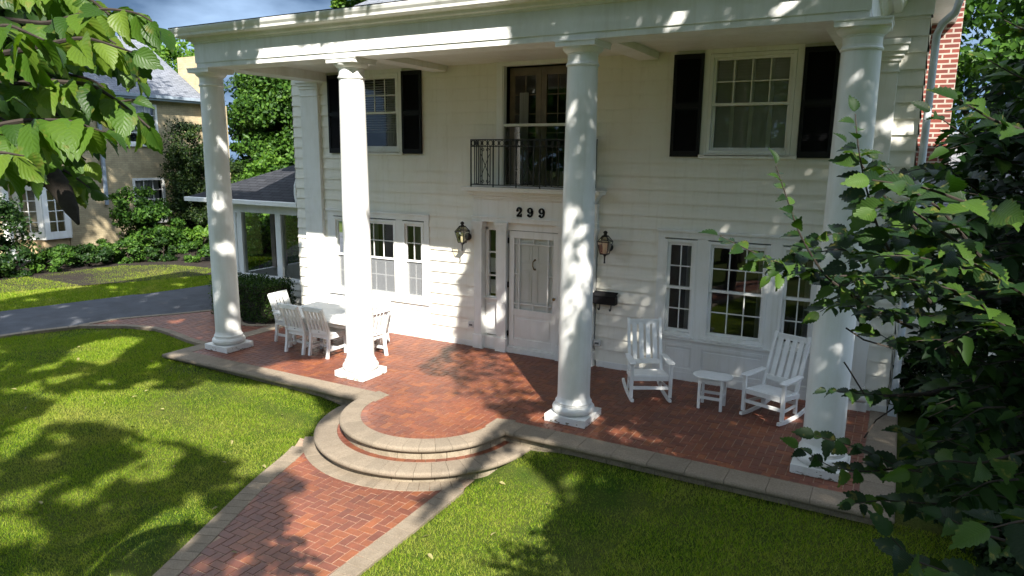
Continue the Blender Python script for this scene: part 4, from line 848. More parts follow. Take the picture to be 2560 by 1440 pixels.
def rocker(label, loc, rz):
    t = empty('rocking_chair', loc, rz, label=label, cat='rocking chair', group='white porch rocking chairs'); W2 = .285
    seaty0, seaty1 = -.24, .24; tilt = lambda y: .405-.10*(y+.24)    # seat dips to the back
    s = MB()
    for k in range(6):
        y0 = seaty0+.078*k; y1 = y0+.072; s.add([(-W2+.03, y0, tilt(y0)-.02), (W2-.03, y0, tilt(y0)-.02), (W2-.03, y1, tilt(y1)-.02), (-W2+.03, y1, tilt(y1)-.02), (-W2+.03, y0, tilt(y0)), (W2-.03, y0, tilt(y0)), (W2-.03, y1, tilt(y1)), (-W2+.03, y1, tilt(y1))], [(3,2,1,0),(4,5,6,7),(0,1,5,4),(1,2,6,5),(2,3,7,6),(3,0,4,7)])
    s.build('seat', FURN, t, loc=0, bevel=.005)
    f = MB(); f.box(-W2+.03, W2-.03, -.262, -.240, .325, .395); f.bar((-W2+.05, .22, .30), (W2-.05, .22, .30), .02, .06); f.bar((-W2+.02, -.24, .36), (-W2+.02, .24, .31), .022, .06); f.bar((W2-.02, -.24, .36), (W2-.02, .24, .31), .022, .06); f.build('seat_frame', FURN, t, loc=0)
    by = lambda z: .20+.36*(z-.33)
    rk = lambda y: .02+.20*max(0, abs(y-.02)-.08)**2*1.6
    for sx in (-1, 1):
        x = sx*W2
        l = MB(); l.box(x-.024, x+.024, -.275, -.228, rk(-.25)+.035, .575); l.build('leg', FURN, t, loc=0, bevel=.005)
        l = MB(); x2 = sx*(W2-.045); l.bar((x2, .22, rk(.22)+.03), (x2, .20, .33), .042, .045, (0, 1, 0)); l.bar((x2, .20, .33), (x2, by(1.10), 1.10), .042, .045, (0, 1, 0)); l.build('back_post', FURN, t, loc=0)
        q = MB(); q.prism([(x+sx*-.05, .24), (x+sx*.028, .24), (x+sx*.045, -.10), (x+sx*.05, -.26), (x+sx*.03, -.31), (x+sx*-.045, -.31), (x+sx*-.06, -.20)], .575, .60); q.build('armrest', FURN, t, loc=0, bevel=.006)
        k_ = MB(); ys_ = np.linspace(-.33, .55, 16)
        for y0, y1 in zip(ys_[:-1], ys_[1:]): k_.bar((x-sx*.01, y0, rk(y0)), (x-sx*.01, y1, rk(y1)), .038, .042)
        k_.build('rocker', FURN, t, loc=0)
        st = MB(); st.bar((x-sx*.0, -.24, .19), (x2, .21, .17), .02, .036); st.build('stretcher', FURN, t, loc=0)
    st = MB(); st.bar((-W2, -.25, .215), (W2, -.25, .215), .022, .045); st.bar((-W2+.05, .21, .2), (W2-.05, .21, .2), .022, .04); st.build('stretcher', FURN, t, loc=0)
    b = MB()
    for k in range(4): x = (k-1.5)*.102; b.bar((x, by(.50), .50), (x, by(1.03), 1.03), .066, .018, (0, 1, 0))
    b.build('back_slats', FURN, t, loc=0)
    b = MB(); b.bar((-W2+.06, by(1.045), 1.045), (W2-.06, by(1.045), 1.045), .026, .085); b.build('top_rail', FURN, t, loc=0, bevel=.006); b = MB(); b.bar((-W2+.06, by(.475), .475), (W2-.06, by(.475), .475), .026, .075); b.build('lower_rail', FURN, t, loc=0, bevel=.006)
rocker('white rocking chair near the mailbox, facing the steps', (2.49, 1.37, 0), rad(29)); rocker('white rocking chair beside the far right column, turned towards the other rocker', (4.25, 1.46, 0), rad(-19))
t = empty('side_table', (3.44, 1.40, 0), rad(2), label='small white oval side table standing between the two rocking chairs', cat='side table')
m_ = MB(); pl_ = []
for cxx, a0_, a1_ in ((.13, -90, 90), (-.13, 90, 270)): pl_ += [(cxx+.15*math.cos(rad(a)), .18*math.sin(rad(a))) for a in np.linspace(a0_, a1_, 14)]
m_.prism(pl_, .455, .478); m_.build('table_top', FURN, t, loc=0, bevel=.005)
for sx in (-1, 1):
    for sy in (-1, 1): l = MB(); l.box(sx*.155-.02, sx*.155+.02, sy*.135-.02, sy*.135+.02, 0, .455); l.build('leg', FURN, t, loc=0, bevel=.004)
m_ = MB(); m_.box(-.135, .135, -.145, -.125, .15, .19); m_.box(-.135, .135, .125, .145, .15, .19); m_.box(-.165, -.145, -.115, .115, .15, .19); m_.box(.145, .165, -.115, .115, .15, .19); m_.box(-.135, .135, -.145, -.125, .40, .452); m_.box(-.135, .135, .125, .145, .40, .452); m_.build('stretcher', FURN, t, loc=0)

# ------------------------------------------------------------------ neighbour's house
NX = -20.0
nb = empty('brick_house', (NX-3, 8, -.1), label='tan brick house with grey hip roof beyond the driveway, partly behind leaves', cat='house')
m_ = MB()
def wallq(mb, x, y0, y1, z0, z1): mb.quad((x, y0, z0), (x, y1, z0), (x, y1, z1), (x, y0, z1), [(y0, z0), (y1, z0), (y1, z1), (y0, z1)])
wins = [(8.0, 9.32, 3.80, 5.30), (8.08, 9.40, .86, 2.52)]
ys_ = [5.6, 8.0, 8.08, 9.32, 9.40, 12.6]
def wall_with_holes(mb, x, y0, y1, z0, z1, holes):
    yy = sorted({y0, y1}|{h[0] for h in holes}|{h[1] for h in holes}); zz = sorted({z0, z1}|{h[2] for h in holes}|{h[3] for h in holes})
    for a, b in zip(yy[:-1], yy[1:]):
        for c, d in zip(zz[:-1], zz[1:]):
            if not any(h[0] < (a+b)/2 < h[1] and h[2] < (c+d)/2 < h[3] for h in holes): wallq(mb, x, a, b, c, d)
wall_with_holes(m_, NX, 5.6, 12.6, -.3, 5.45, wins); wallq(m_, NX-.6, 0, 5.6, -.3, 5.45)
m_.quad((NX-9, 12.6, -.3), (NX, 12.6, -.3), (NX, 12.6, 5.45), (NX-9, 12.6, 5.45), [(0, 0), (9, 0), (9, 5.5), (0, 5.5)]); m_.quad((NX-.6, 5.6, -.3), (NX, 5.6, -.3), (NX, 5.6, 5.45), (NX-.6, 5.6, 5.45), [(0, 0), (.6, 0), (.6, 5.7), (0, 5.7)])
m_.quad((NX-9, 0, -.3), (NX-.6, 0, -.3), (NX-.6, 0, 5.45), (NX-9, 0, 5.45), [(0, 0), (8, 0), (8, 5.7), (0, 5.7)]); m_.build('wall', YELBR, nb)
m_ = MB(); m_.box(NX-.9, NX-.88, 5.7, 12.5, -.2, 5.4); m_.build('interior_wall', ROOM, nb)
for a, b, c, d in wins:
    f = MB()
    for q in ((a, a+.09, c, d), (b-.09, b, c, d), (a+.09, b-.09, d-.09, d), (a+.09, b-.09, c, c+.09)): f.box(NX-.08, NX+.03, q[0], q[1], q[2], q[3])
    zm = (c+d)/2; f.box(NX-.06, NX+.0, a+.09, b-.09, zm-.03, zm+.03)
    for k in (1, 2): y = a+.09+(b-a-.18)*k/3; f.box(NX-.05, NX-.02, y-.012, y+.012, c+.09, d-.09)
    for z in ((c+.09+zm)/2, (d-.09+zm)/2): f.box(NX-.049, NX-.021, a+.09, b-.09, z-.012, z+.012)
    w_ = f.build('window', TRIM, nb); g = MB(); g.quad((NX-.04, a+.05, c+.05), (NX-.04, b-.05, c+.05), (NX-.04, b-.05, d-.05), (NX-.04, a+.05, d-.05)); g.build('glass', GLASS, w_)
    s_ = MB(); s_.box(NX-.05, NX+.09, a-.06, b+.06, c-.09, c-.005); s_.build('sill', TRIM, w_)
    cu = MB(); n = 24; vs = []
    for i in range(n+1): y = a+.1+(b-a-.2)*i/n; vs += [(NX-.2+.03*math.sin(i*2), y, zm-.55+.5*abs(i-n*.6)/n*1.6), (NX-.2+.03*math.sin(i*2), y, d-.08)]
    cu.add(vs, [(2*i, 2*i+2, 2*i+3, 2*i+1) for i in range(n)]); cu.build('curtain', CURT, w_, smooth=True)
m_ = MB(); sl = .66
zr = lambda x: 5.62+(NX+.35-x)*sl
roofq(m_, (NX+.35, 3.2, 5.62), (NX+.35, 11.35, 5.62), (NX-3.6, 11.35, zr(NX-3.6)), (NX-3.6, 7.0, zr(NX-3.6))); rooft(m_, (NX-4.2, 3.2, 5.62), (NX+.35, 3.2, 5.62), (NX-3.6, 7.0, zr(NX-3.6)))
roofq(m_, (NX-8, 11.35, 5.62), (NX-8, 3.2, 5.62), (NX-3.6, 7.0, zr(NX-3.6)), (NX-3.6, 11.35, zr(NX-3.6)))
roofq(m_, (NX-9, -.4, 5.62), (NX-.2, -.4, 5.62), (NX-2.2, 4.0, 7.3), (NX-7, 4.0, 7.3)); rooft(m_, (NX-.2, -.4, 5.62), (NX-.2, 6.2, 5.62), (NX-2.2, 4.0, 7.3)); m_.build('roof', SHING, nb)
m_ = MB(); m_.box(NX, NX+.36, 3.2, 11.35, 5.44, 5.60); m_.box(NX+.3601, NX+.44, 3.2, 11.3, 5.52, 5.63); m_.build('gutter', GALV, nb)
m_ = MB(); brickbox(m_, NX-1.3, NX+.30, 11.36, 11.9, -.3, 7.35); m_.build('chimney', YELBR, nb)
m_ = MB(); brickbox(m_, NX-3.6, NX-2.9, 7.6, 8.3, 7.2, 8.3); c_ = m_.build('chimney', YELBR, nb); m_ = MB(); m_.lathe([(.13, 8.3), (.13, 8.62), (.17, 8.63), (.17, 8.7), (.05, 8.72)], (NX-3.25, 7.95, 0), 14); m_.build('flue_cap', GALV, c_)
m_ = MB(); m_.tube([(NX+.32, 6.95, 5.5), (NX+.1, 6.98, 5.2), (NX+.08, 6.98, 1.6)], .075, 8); m_.build('downspout', GALV, nb)
# bay window with a swept copper hood
bx = NX-.6; by0, by1 = 4.2, 6.05; bay = [(bx, by0), (bx+.75, by0+.5), (bx+.75, by1-.5), (bx, by1)]; m_ = MB()
for (xa, ya_), (xb, yb_) in zip(bay[:-1], bay[1:]):
    A = Vector((xa, ya_, 0)); B = Vector((xb, yb_, 0)); d = (B-A); P = lambda s, z: (A+d*s)+Vector((0, 0, z))
    for s0, s1, z0, z1 in ((0, .2, .62, 2.5), (.8, 1, .62, 2.5), (.2, .8, 2.2, 2.5), (.2, .8, .62, .78)): m_.bar(P(s0, (z0+z1)/2), P(s1, (z0+z1)/2), .08, z1-z0)
    m_.bar(P(.5, .78), P(.5, 2.2), .03, .03, (1, 0, 0))
    for z in (1.13, 1.49, 1.85): m_.bar(P(.2, z), P(.8, z), .025, .025)
m_.prism([(x+.05*(1 if x > bx else 0), y) for x, y in bay], .53, .619); m_.prism(bay, 2.5, 2.62); by_ = m_.build('bay_window', TRIM, nb)
g = MB()
for (xa, ya_), (xb, yb_) in zip(bay[:-1], bay[1:]): g.quad((xa-.02, ya_, .7), (xb-.02, yb_, .7), (xb-.02, yb_, 2.3), (xa-.02, ya_, 2.3))
g.build('glass', GLASS, by_)
m_ = MB(); m_.prism([(bx, by0+.05), (bx+.66, by0+.52), (bx+.66, by1-.52), (bx, by1-.05)], -.3, .52); m_.build('bay_base', plain('tan_brick_base', (.42, .31, .18), (.33, .25, .14), .9, 6), nb)
m_ = MB(); vs = []; fs = []
for k in range(7):
    s = k/6; sc_ = (1-s)**1.9*.95+.10; z = 2.62+1.0*s
    for x, y in [(bx, by0-.05), (bx+.85, by0+.45), (bx+.85, by1-.45), (bx, by1+.05)]: vs.append((bx+(x-bx)*sc_, (by0+by1)/2+(y-(by0+by1)/2)*sc_, z))
for k in range(6):
    for j in range(3): fs.append((k*4+j, k*4+j+1, k*4+4+j+1, k*4+4+j))
m_.add(vs, fs); m_.build('copper_hood', COPPER, by_)
m_ = MB(); m_.lathe([(.19, -.1), (.19, .05), (.14, .08), (.12, 2.5), (.17, 2.53), (.17, 2.62)], (NX-.1, 3.7, 0), 18); m_.lathe([(.19, -.1), (.19, .05), (.14, .08), (.12, 2.5), (.17, 2.53), (.17, 2.62)], (NX-.1, 2.2, 0), 18); m_.box(NX-.9, NX+.15, 1.8, 4.1, 2.62, 3.0); m_.box(NX-.9, NX+.2, 1.7, 4.3, -.15, .1); m_.build('porch', TRIM, nb)
m_ = MB()
for k in range(16): m_.bar((NX+.05, 1.9+.14*k, 3.0), (NX+.05, 1.9+.14*k, 3.7), .02, .02)
m_.bar((NX+.05, 1.85, 3.7), (NX+.05, 4.1, 3.7), .04, .03); m_.build('balcony_rail', IRON, nb)
m_ = MB(); wallq(m_, NX-.55, 2.0, 2.8, 3.05, 4.9); wallq(m_, NX-.55, 3.0, 3.9, 3.05, 4.9); m_.build('porch_door', TRIM, nb)

# ------------------------------------------------------------------ foliage
def rand_unit(n):
    v = RNG.normal(size=(n, 3)); return v/np.linalg.norm(v, axis=1)[:, None]
def leaf_quads(P, L_, Wd, nrm=None, droop=.0, fold=.18):
    """simple folded leaves: one bent rhombus (two triangles sharing the midrib) per point"""
    n = len(P); d = rand_unit(n); d[:, 2] -= droop; d /= np.linalg.norm(d, axis=1)[:, None]
    q = rand_unit(n) if nrm is None else nrm+.55*rand_unit(n); s = np.cross(d, q); s /= np.linalg.norm(s, axis=1)[:, None]+1e-9; u = np.cross(s, d)
    Lr = (L_*RNG.uniform(.65, 1.25, n))[:, None]; Wr = (Wd*RNG.uniform(.7, 1.2, n))[:, None]
    V = np.empty((n, 4, 3)); V[:, 0] = P-d*Lr*.5; V[:, 1] = P+s*Wr*.5+u*Wr*fold; V[:, 2] = P+d*Lr*.5; V[:, 3] = P-s*Wr*.5+u*Wr*fold
    F = np.arange(n*4).reshape(n, 4); F3 = np.concatenate([F[:, [0, 1, 2]], F[:, [0, 2, 3]]]); return V.reshape(-1, 3), F3
def crown_points(blobs, n, shell=.55, lump=.35, nlump=26):
    """points through clumps scattered over ellipsoids, leaving gaps between clumps"""
    vol = np.array([b[3]*b[4]*b[5] for b in blobs])**.75; cnt = (n*vol/vol.sum()).astype(int); out = []; nr = []
    for b, c in zip(blobs, cnt):
        k = nlump; cd_ = rand_unit(k)*(RNG.uniform(shell, 1, k)**.6)[:, None]; cl = np.array(b[:3])+cd_*np.array(b[3:6]); idx = RNG.integers(0, k, c)
        r = lump*min(b[3:6])*RNG.uniform(.6, 1.5, k)[idx]; off = rand_unit(c)*(RNG.random(c)**.45*r)[:, None]*np.array([1.15, 1.15, .75])
        out.append(cl[idx]+off); nn = off/np.linalg.norm(off, axis=1)[:, None]+.6*cd_[idx]; nn[:, 2] += .35; nr.append(nn)
    return np.concatenate(out), np.concatenate(nr)
def trunk_mesh(name, parent, base, top, r0, r1, limbs=(), mat=None):
    m_ = MB(); b = Vector(base); t_ = Vector(top); pts = []; 
    for k in range(7): s = k/6; pts.append(b.lerp(t_, s)+Vector((math.sin(k*1.7)*.06, math.cos(k*2.3)*.06, 0))*(1 if 0 < k else 0))
    m_.tube(pts, [r0*1.35]+[r0+(r1-r0)*k/6 for k in range(1, 7)], 10)
    for s, e, r in limbs:
        p = b.lerp(t_, s); e = Vector(e); mid = p.lerp(e, .5)+Vector((0, 0, .12*(e-p).length)); m_.tube([p, p.lerp(mid, .5), mid, mid.lerp(e, .5), e], [r, r*.85, r*.65, r*.45, r*.2], 7)
    return m_.build(name, mat or BARK, parent, smooth=True)
def tree(name, base, blobs, n, leaf, mat, label, cat='tree', r0=.2, group=None, nlump=26, lump=.35, shell=.55, top=None):
    t = empty(name, base, label=label, cat=cat, group=group); big = max(blobs, key=lambda b: b[3]*b[4]*b[5]); tp = top or (big[0], big[1], big[2]+big[5]*.3)
    limbs = [(.35+.5*random.random(), Vector(b[:3])+Vector(rand_unit(1)[0])*b[3]*.5, r0*.45) for b in blobs for _ in range(3)]
    trunk_mesh('trunk', t, base, tp, r0, r0*.35, limbs)
    P, nr = crown_points(blobs, n, shell, lump, nlump); V, F = leaf_quads(P, leaf, leaf*.6, nr); npmesh('crown', V, F, mat, t); return t
LF_MID = leafmat('leaf_mid', (.020, .055, .010), (.040, .095, .014), (.075, .150, .022), .3, patch=.9)
LF_LIGHT = leafmat('leaf_light', (.045, .10, .012), (.075, .16, .02), (.13, .22, .03), .35, patch=.9)
LF_DARK = leafmat('leaf_dark', (.010, .028, .008), (.018, .045, .010), (.036, .075, .015), .22, patch=1.1)
LF_YEW = leafmat('leaf_yew', (.010, .024, .007), (.020, .040, .010), (.045, .07, .015), .2, patch=1.3)
LF_BOX = leafmat('leaf_box', (.014, .035, .008), (.028, .062, .012), (.055, .105, .018), .22, patch=4)
LF_SHADE = leafmat('leaf_canopy', (.022, .06, .010), (.04, .095, .014), (.07, .14, .02), .3)
# arborvitae and maples between the two houses
tree('arborvitae', (-18.2, 14.2, -.1), [(-18.2, 14.2, 3.2, 1.9, 1.8, 3.6), (-18.2, 14.2, 5.6, 1.9, 1.8, 2.3), (-17.8, 13.2, 2.0, 1.5, 1.4, 2.2), (-19.3, 13.6, 3.6, 1.2, 1.0, 3.4), (-19.4, 14.0, 5.6, 1.0, 1.0, 2.0)], 62000, .2, LF_MID, 'tall dense bright green tree behind the sunroom roof', nlump=60, lump=.3)
tree('arborvitae', (-16.4, 16.0, -.1), [(-16.4, 16.0, 3.0, 2.4, 2.0, 3.6), (-16.6, 16.0, 5.8, 2.4, 1.9, 2.6), (-15.0, 15.0, 2.2, 1.5, 1.4, 2.4)], 56000, .2, LF_MID, 'tall dense green tree just beside the left corner of the white house', nlump=60, lump=.3)
tree('maple_tree', (-20.8, 15.8, -.1), [(-20.8, 15.8, 4.2, 1.9, 1.8, 4.2), (-20.4, 16.6, 6.0, 2.0, 1.9, 3.0)], 16000, .3, LF_DARK, 'dark tree between the tan brick house and the brighter evergreens', nlump=50)
tree('maple_tree', (-32, 18.5, -.1), [(-32, 18.5, 7.9, 3.4, 3.0, 2.0), (-36, 21, 8.4, 3, 3, 2.0)], 9000, .3, LF_LIGHT, 'light green tree top showing above the grey roof of the brick house')
tree('maple_tree', (-24.6, 27, -.1), [(-25.0, 27, 11.6, 1.6, 1.6, 2.6), (-23.9, 27.6, 12.4, 1.3, 1.3, 2.4)], 9000, .34, LF_LIGHT, 'yellow green tree top just above the portico gutter', r0=.3)
tree('yew_bush', (-18.5, 9.5, -.1), [(-18.5, 9.7, 1.5, .95, 1.0, 1.8), (-18.6, 9.5, 3.2, .9, .95, 1.5), (-18.1, 10.3, 2.2, .95, 1.0, 1.7), (-18.1, 9.7, .7, .95, 1.0, .9)], 34000, .11, LF_YEW, 'tall dark rounded yew against the tan brick wall', 'bush', .12, nlump=46, lump=.36, shell=.3)
tree('lilac_bush', (-11.3, 6.9, -.1), [(-11.5, 6.6, .6, .6, .8, .8), (-11.7, 7.0, 1.5, .6, .8, 1.0), (-11.9, 7.4, 2.6, .7, .7, 1.0)], 7000, .15, LF_LIGHT, 'bright green leafy shrub behind the left column beyond the driveway', 'bush', .06, nlump=30)
tree('hydrangea_bush', (-17.6, 7.2, -.1), [(-17.7, 7.2, .8, .9, .95, .9), (-18.2, 7.0, 1.5, .7, .8, .8)], 9000, .14, LF_MID, 'rounded leafy shrub under the lower window of the brick house', 'bush', .06)
tree('hydrangea_bush', (-16.6, 8.4, -.1), [(-16.6, 8.4, .45, .7, .8, .6)], 3500, .13, LF_LIGHT, 'small bright shrub at the foot of the tall dark yew', 'bush', .05)
tree('lilac_bush', (-17.7, 1.6, -.1), [(-17.6, 2.1, .9, 1.0, 1.1, 1.3), (-17.8, .8, 1.4, 1.1, 1.2, 1.7)], 12000, .13, LF_DARK, 'dark shrub at the left edge, below the overhanging branch', 'bush', .08)
for i, (x, y, r) in enumerate([(-17.0, 1.2, .6), (-17.0, 2.3, .55), (-17.0, 3.4, .6), (-17.1, 4.5, .6), (-16.8, 5.6, .55), (-16.2, 6.5, .5), (-17.6, 5.4, .6), (-17.9, 4.2, .6), (-15.2, 7.0, .5), (-17.0, 0.0, .6)]):
    tree('border_plant', (x, y, -.1), [(x, y, .2, r, r*1.05, .42)], 2600, .11, LF_DARK if i % 2 else LF_MID, 'low leafy plant in the shaded bed along the far lawn', 'plant', .03, 'low plants in the neighbour bed', nlump=16)
for i, (x, y, z_) in enumerate([(-9.75, 4.95, 1.1), (-10.3, 6.2, 1.5), (-9.6, 7.6, 1.6)]):
    tree('lilac_bush', (x, y, -.1), [(x, y, z_*.55, .75, .85, z_*.75), (x-.1, y+.2, z_*1.2, .6, .7, z_*.6)], 7000, .13, LF_LIGHT if i < 2 else LF_MID, ['lower bright shrub seen through the sunroom windows', 'middle leafy shrub seen through the sunroom windows', 'tall green shrub behind the sunroom'][i], 'bush', .05, nlump=30)
# trees far right and behind the wing
tree('maple_tree', (7.6, 14.5, -.2), [(7.4, 14.5, 6.0, 2.6, 2.6, 4.5), (10.0, 12.5, 4.2, 2.6, 2.6, 3.6), (9.6, 13.5, 9.0, 2.6, 2.4, 3)], 22000, .26, LF_MID, 'large green tree behind the right wing and brick chimney', r0=.3, nlump=50)
# trees over the road behind the viewer and along the left side: they close the low sky and show in the window glass
for i, (x, y, rr) in enumerate([(1, -29, 5.5), (13, -27, 5.5), (23, -16, 4.5), (-7, -30, 5), (-16, -28, 5)]):
    tree('street_tree', (x, y, -.3), [(x, y, 5.5, rr, rr, 4.6), (x+1, y, 9.5, rr*.8, rr*.8, 3.5)], 6500, .6, LF_MID, 'full crowned tree across the street, behind the viewer', r0=.3, group='street trees behind the viewer', nlump=40)
tree('maple_tree', (-14.6, -3.8, -.2), [(-13.0, -.6, 12.2, 3.6, 3.4, 2.4), (-14.0, .6, 13.5, 3.0, 3.0, 2.0), (-15.0, -3.0, 11.5, 3.2, 3.0, 2.4)], 8800, .30, LF_MID, 'tall shade tree at the edge of the driveway, left of the viewer', r0=.3, nlump=34, lump=.42, shell=.1)
# ivy on the neighbour wall and clipped hedge by the terrace
h = empty('hedge', (-6.75, 2.15, -.1), label='dark clipped box hedge between the left column and the sunroom', cat='hedge')
n = 26000; P = np.c_[RNG.uniform(-7.75, -6.0, n), RNG.uniform(1.72, 2.62, n), RNG.uniform(-.06, .80, n)]
dd = np.minimum.reduce([P[:, 0]+7.75, -6.0-P[:, 0], P[:, 1]-1.72, 2.62-P[:, 1], .80-P[:, 2]]); P = P[(dd < .13)]; P += RNG.normal(0, .022, P.shape)
P[:, 2] += .03*np.sin(P[:, 0]*7)+.02*np.sin(P[:, 1]*11); V, F = leaf_quads(P, .045, .03); npmesh('leaves', V, F, LF_BOX, h)
m_ = MB(); m_.box(-7.66, -6.09, 1.81, 2.53, -.1, .70); m_.build('inner_branches', DBARK, h)

# ------------------------------------------------------------------ big shade trees: their crowns throw the dappled shade
LIT = [[(-3.73,1.41),(-3.42,2.47),(-1.72,2.55),(-1.33,1.57),(-1.33,.74),(-.4,.55),(-.09,-.04),(.46,-.12),(.7,-.62),(.27,-1.76),(-.75,-1.3),(-1.16,-.87),(-3.45,-.78),(-3.55,-.18),(-2.95,.46)],
 [(-.84,-2.18),(-1.22,-1.4),(-1.39,-.61),(-1.02,-.39),(.35,.1),(.99,-.46),(1.29,-1.53),(1.48,-2.18),(1.34,-2.77),(.31,-2.97),(-.52,-2.57)],
 [(-4.86,-2.44),(-4.76,-2.14),(-3.91,-1.88),(-4.04,-1.33),(-2.79,-.97),(-1.83,-1.01),(-.84,-2.21),(-.67,-3.11),(-1.04,-2.89),(-1.8,-3.17),(-2.08,-3.1),(-2.45,-3.15),(-3.83,-3.33),(-4.15,-3.42),(-4.28,-3.59),(-3.8,-4.1),(-3.61,-4.53),(-4.11,-4.36),(-4.51,-3.82),(-5.04,-3.34),(-5.57,-2.62)],
 [(-7.65,-1.46),(-7.75,-.98),(-7.72,-.38),(-7.18,-.35),(-6.81,-.78),(-6.15,-1.7),(-6.54,-1.78),(-6.9,-1.84)],
 [(-2.51,-3.89),(-2.31,-3.85),(-1.93,-3.84),(-1.68,-4.03),(-2.01,-4.09)], [(-1.02,-4.48),(-.99,-4.19),(-.92,-3.91),(-.7,-4.13),(-.53,-4.41),(-.57,-4.73),(-.56,-4.96),(-.46,-5.33),(-.56,-5.51),(-.82,-5.24),(-.95,-4.86)],
 [(-2.72,-4.89),(-2.71,-4.56),(-2.31,-4.89),(-2.07,-5.25)], [(-.42,-3.0),(-.11,-3.09),(.18,-3.27),(.24,-3.37),(.25,-3.47),(.09,-3.64),(.22,-3.79),(.4,-3.81),(.37,-3.97),(.56,-4.24),(.8,-4.24),(.85,-4.47),(1.01,-4.87),(1.4,-5.6),(2.6,-5.2),(2.43,-4.22),(1.45,-2.7),(.1,-2.69),(-.81,-2.37),(-.74,-2.86)],
 [(.2,-4.86),(.19,-4.72),(.3,-4.71),(.33,-4.87)], [(1.63,-2.35),(1.63,-.99),(2.01,-1.27),(2.3,-1.61),(2.72,-1.94),(2.79,-2.41),(3.1,-2.86),(3.8,-3.42),(1.9,-4.5),(1.71,-3.58)], [(2.8,-1.32),(2.9,-1.2),(3.06,-1.47),(2.98,-1.63)],
 [(-5.7,2.38),(-4.9,2.5),(-4.75,2.75),(-4.55,2.4),(-1.85,2.4),(-1.9,2.8),(-2.2,3.2),(-2.6,3.4),(-2.75,3.98),(-6.98,3.98)],      # lower wall left of the door
 [(-2.25,-.35),(-1.5,-.1),(-2.3,.8),(-5.0,3.9),(-5.6,3.8),(-2.9,.55)],        # sunlit column
 [(-7.5,3.86),(-7.45,4.22),(-3.0,4.22),(-2.75,3.86)],                       # strip of the architrave
 [(-.6,-.3),(.6,-.3),(.5,-4),(-.2,-3)]]
LIT_X = [(-1.35, 2.95, .16), (-1.15, 2.9, .12), (-1.28, 3.25, .1), (1.0, .45, .16), (.6, .9, .13), (-.1, 1.75, .12), (1.5, -.2, .2), (1.8, .05, .14), (3.9, .95, .17), (4.15, 1.4, .13), (-6.9, 2.1, .13), (-5.15, .35, .14), (-5.4, .6, .1), (-7.6, 3.1, .12), (2.7, .35, .14), (3.4, .15, .12), (2.2, .75, .1), (.3, 3.2, .1), (1.9, 2.6, .13), (-.35, 2.2, .1), (3.02, -3.36, .20), (2.72, -3.1, .12), (3.2, 1.2, .09), (2.6, 1.35, .08), (-.75, 4.05, .12), (.4, 4.1, .12)]
n = 330000; G = np.c_[RNG.uniform(-13.5, 8.5, n), RNG.uniform(-6.3, 7.5, n)]; G = G[(G[:, 1] < 5.3) | (G[:, 0] > -2.6)]; n = len(G)
wx = G[:, 0]+.30*(fnoise(G[:, 0], G[:, 1], 1.6)-.5); wy = G[:, 1]+.30*(fnoise(G[:, 0]+31, G[:, 1]+17, 1.6)-.5)
lit = np.zeros(n, bool)
for q in LIT: lit |= inpoly(wx, wy, q)
for x, y, r in LIT_X: lit |= ((G[:, 0]-x)*.75+(G[:, 1]-y)*-.66)**2/1.0+((G[:, 0]-x)*.66+(G[:, 1]-y)*.75)**2 < r*r
hole = fnoise(G[:, 0]+5, G[:, 1]+9, 2.5) > np.where(G[:, 1] < -2.0, np.where(G[:, 0] < 1, .625, .70), .735)
for x_ in (1.888, 5.03): hole &= ~(inpoly(G[:, 0], G[:, 1], [(x_+.5, -.35), (x_-3.4, 4.3), (x_-4.4, 4.3), (x_-.5, -.35)]) & (RNG.random(n) < .93))
hole |= inpoly(G[:, 0], G[:, 1], [(-1.4, 2.0), (-1.3, .7), (-.4, .5), (0, -.1), (.7, -.2), (1.1, .6), (.6, 1.7), (-.3, 2.3)]) & (RNG.random(n) < .84)
keep = ~lit & ~hole; G = G[keep][:150000]
hh = 9.6+2.2*(fnoise(G[:, 0]+50, G[:, 1]+50, .35)-.5)+RNG.uniform(-1.0, 1.2, len(G))
CP = np.c_[G[:, 0]+.763*hh, G[:, 1]-.847*hh, hh]
TRK = [(11.6, -6.8), (6.8, -15.5), (0.2, -13.6)]
LBL = ['tall shade tree on the lawn to the right of the viewer', 'tall shade tree on the lawn behind the viewer', 'tall shade tree on the lawn behind and left of the viewer']
own = np.argmin(np.stack([(CP[:, 0]-a)**2+(CP[:, 1]-b)**2 for a, b in TRK]), axis=0)
for k, (a, b) in enumerate(TRK):
    t = empty('shade_tree', (a, b, -.3), label=LBL[k], cat='tree', group='tall shade trees over the front lawn'); Q = CP[own == k]
    limbs = [(.45+.5*random.random(), tuple(Q[random.randrange(len(Q))]-np.array([0, 0, .3])), .13) for _ in range(12)]
    trunk_mesh('trunk', t, (a, b, -.3), (a-.2, b+.3, 8.8), .32, .14, limbs[:0] if k == 9 else limbs[:5])
    V, F = leaf_quads(Q, .17, .115); npmesh('crown', V, F, LF_SHADE, t)

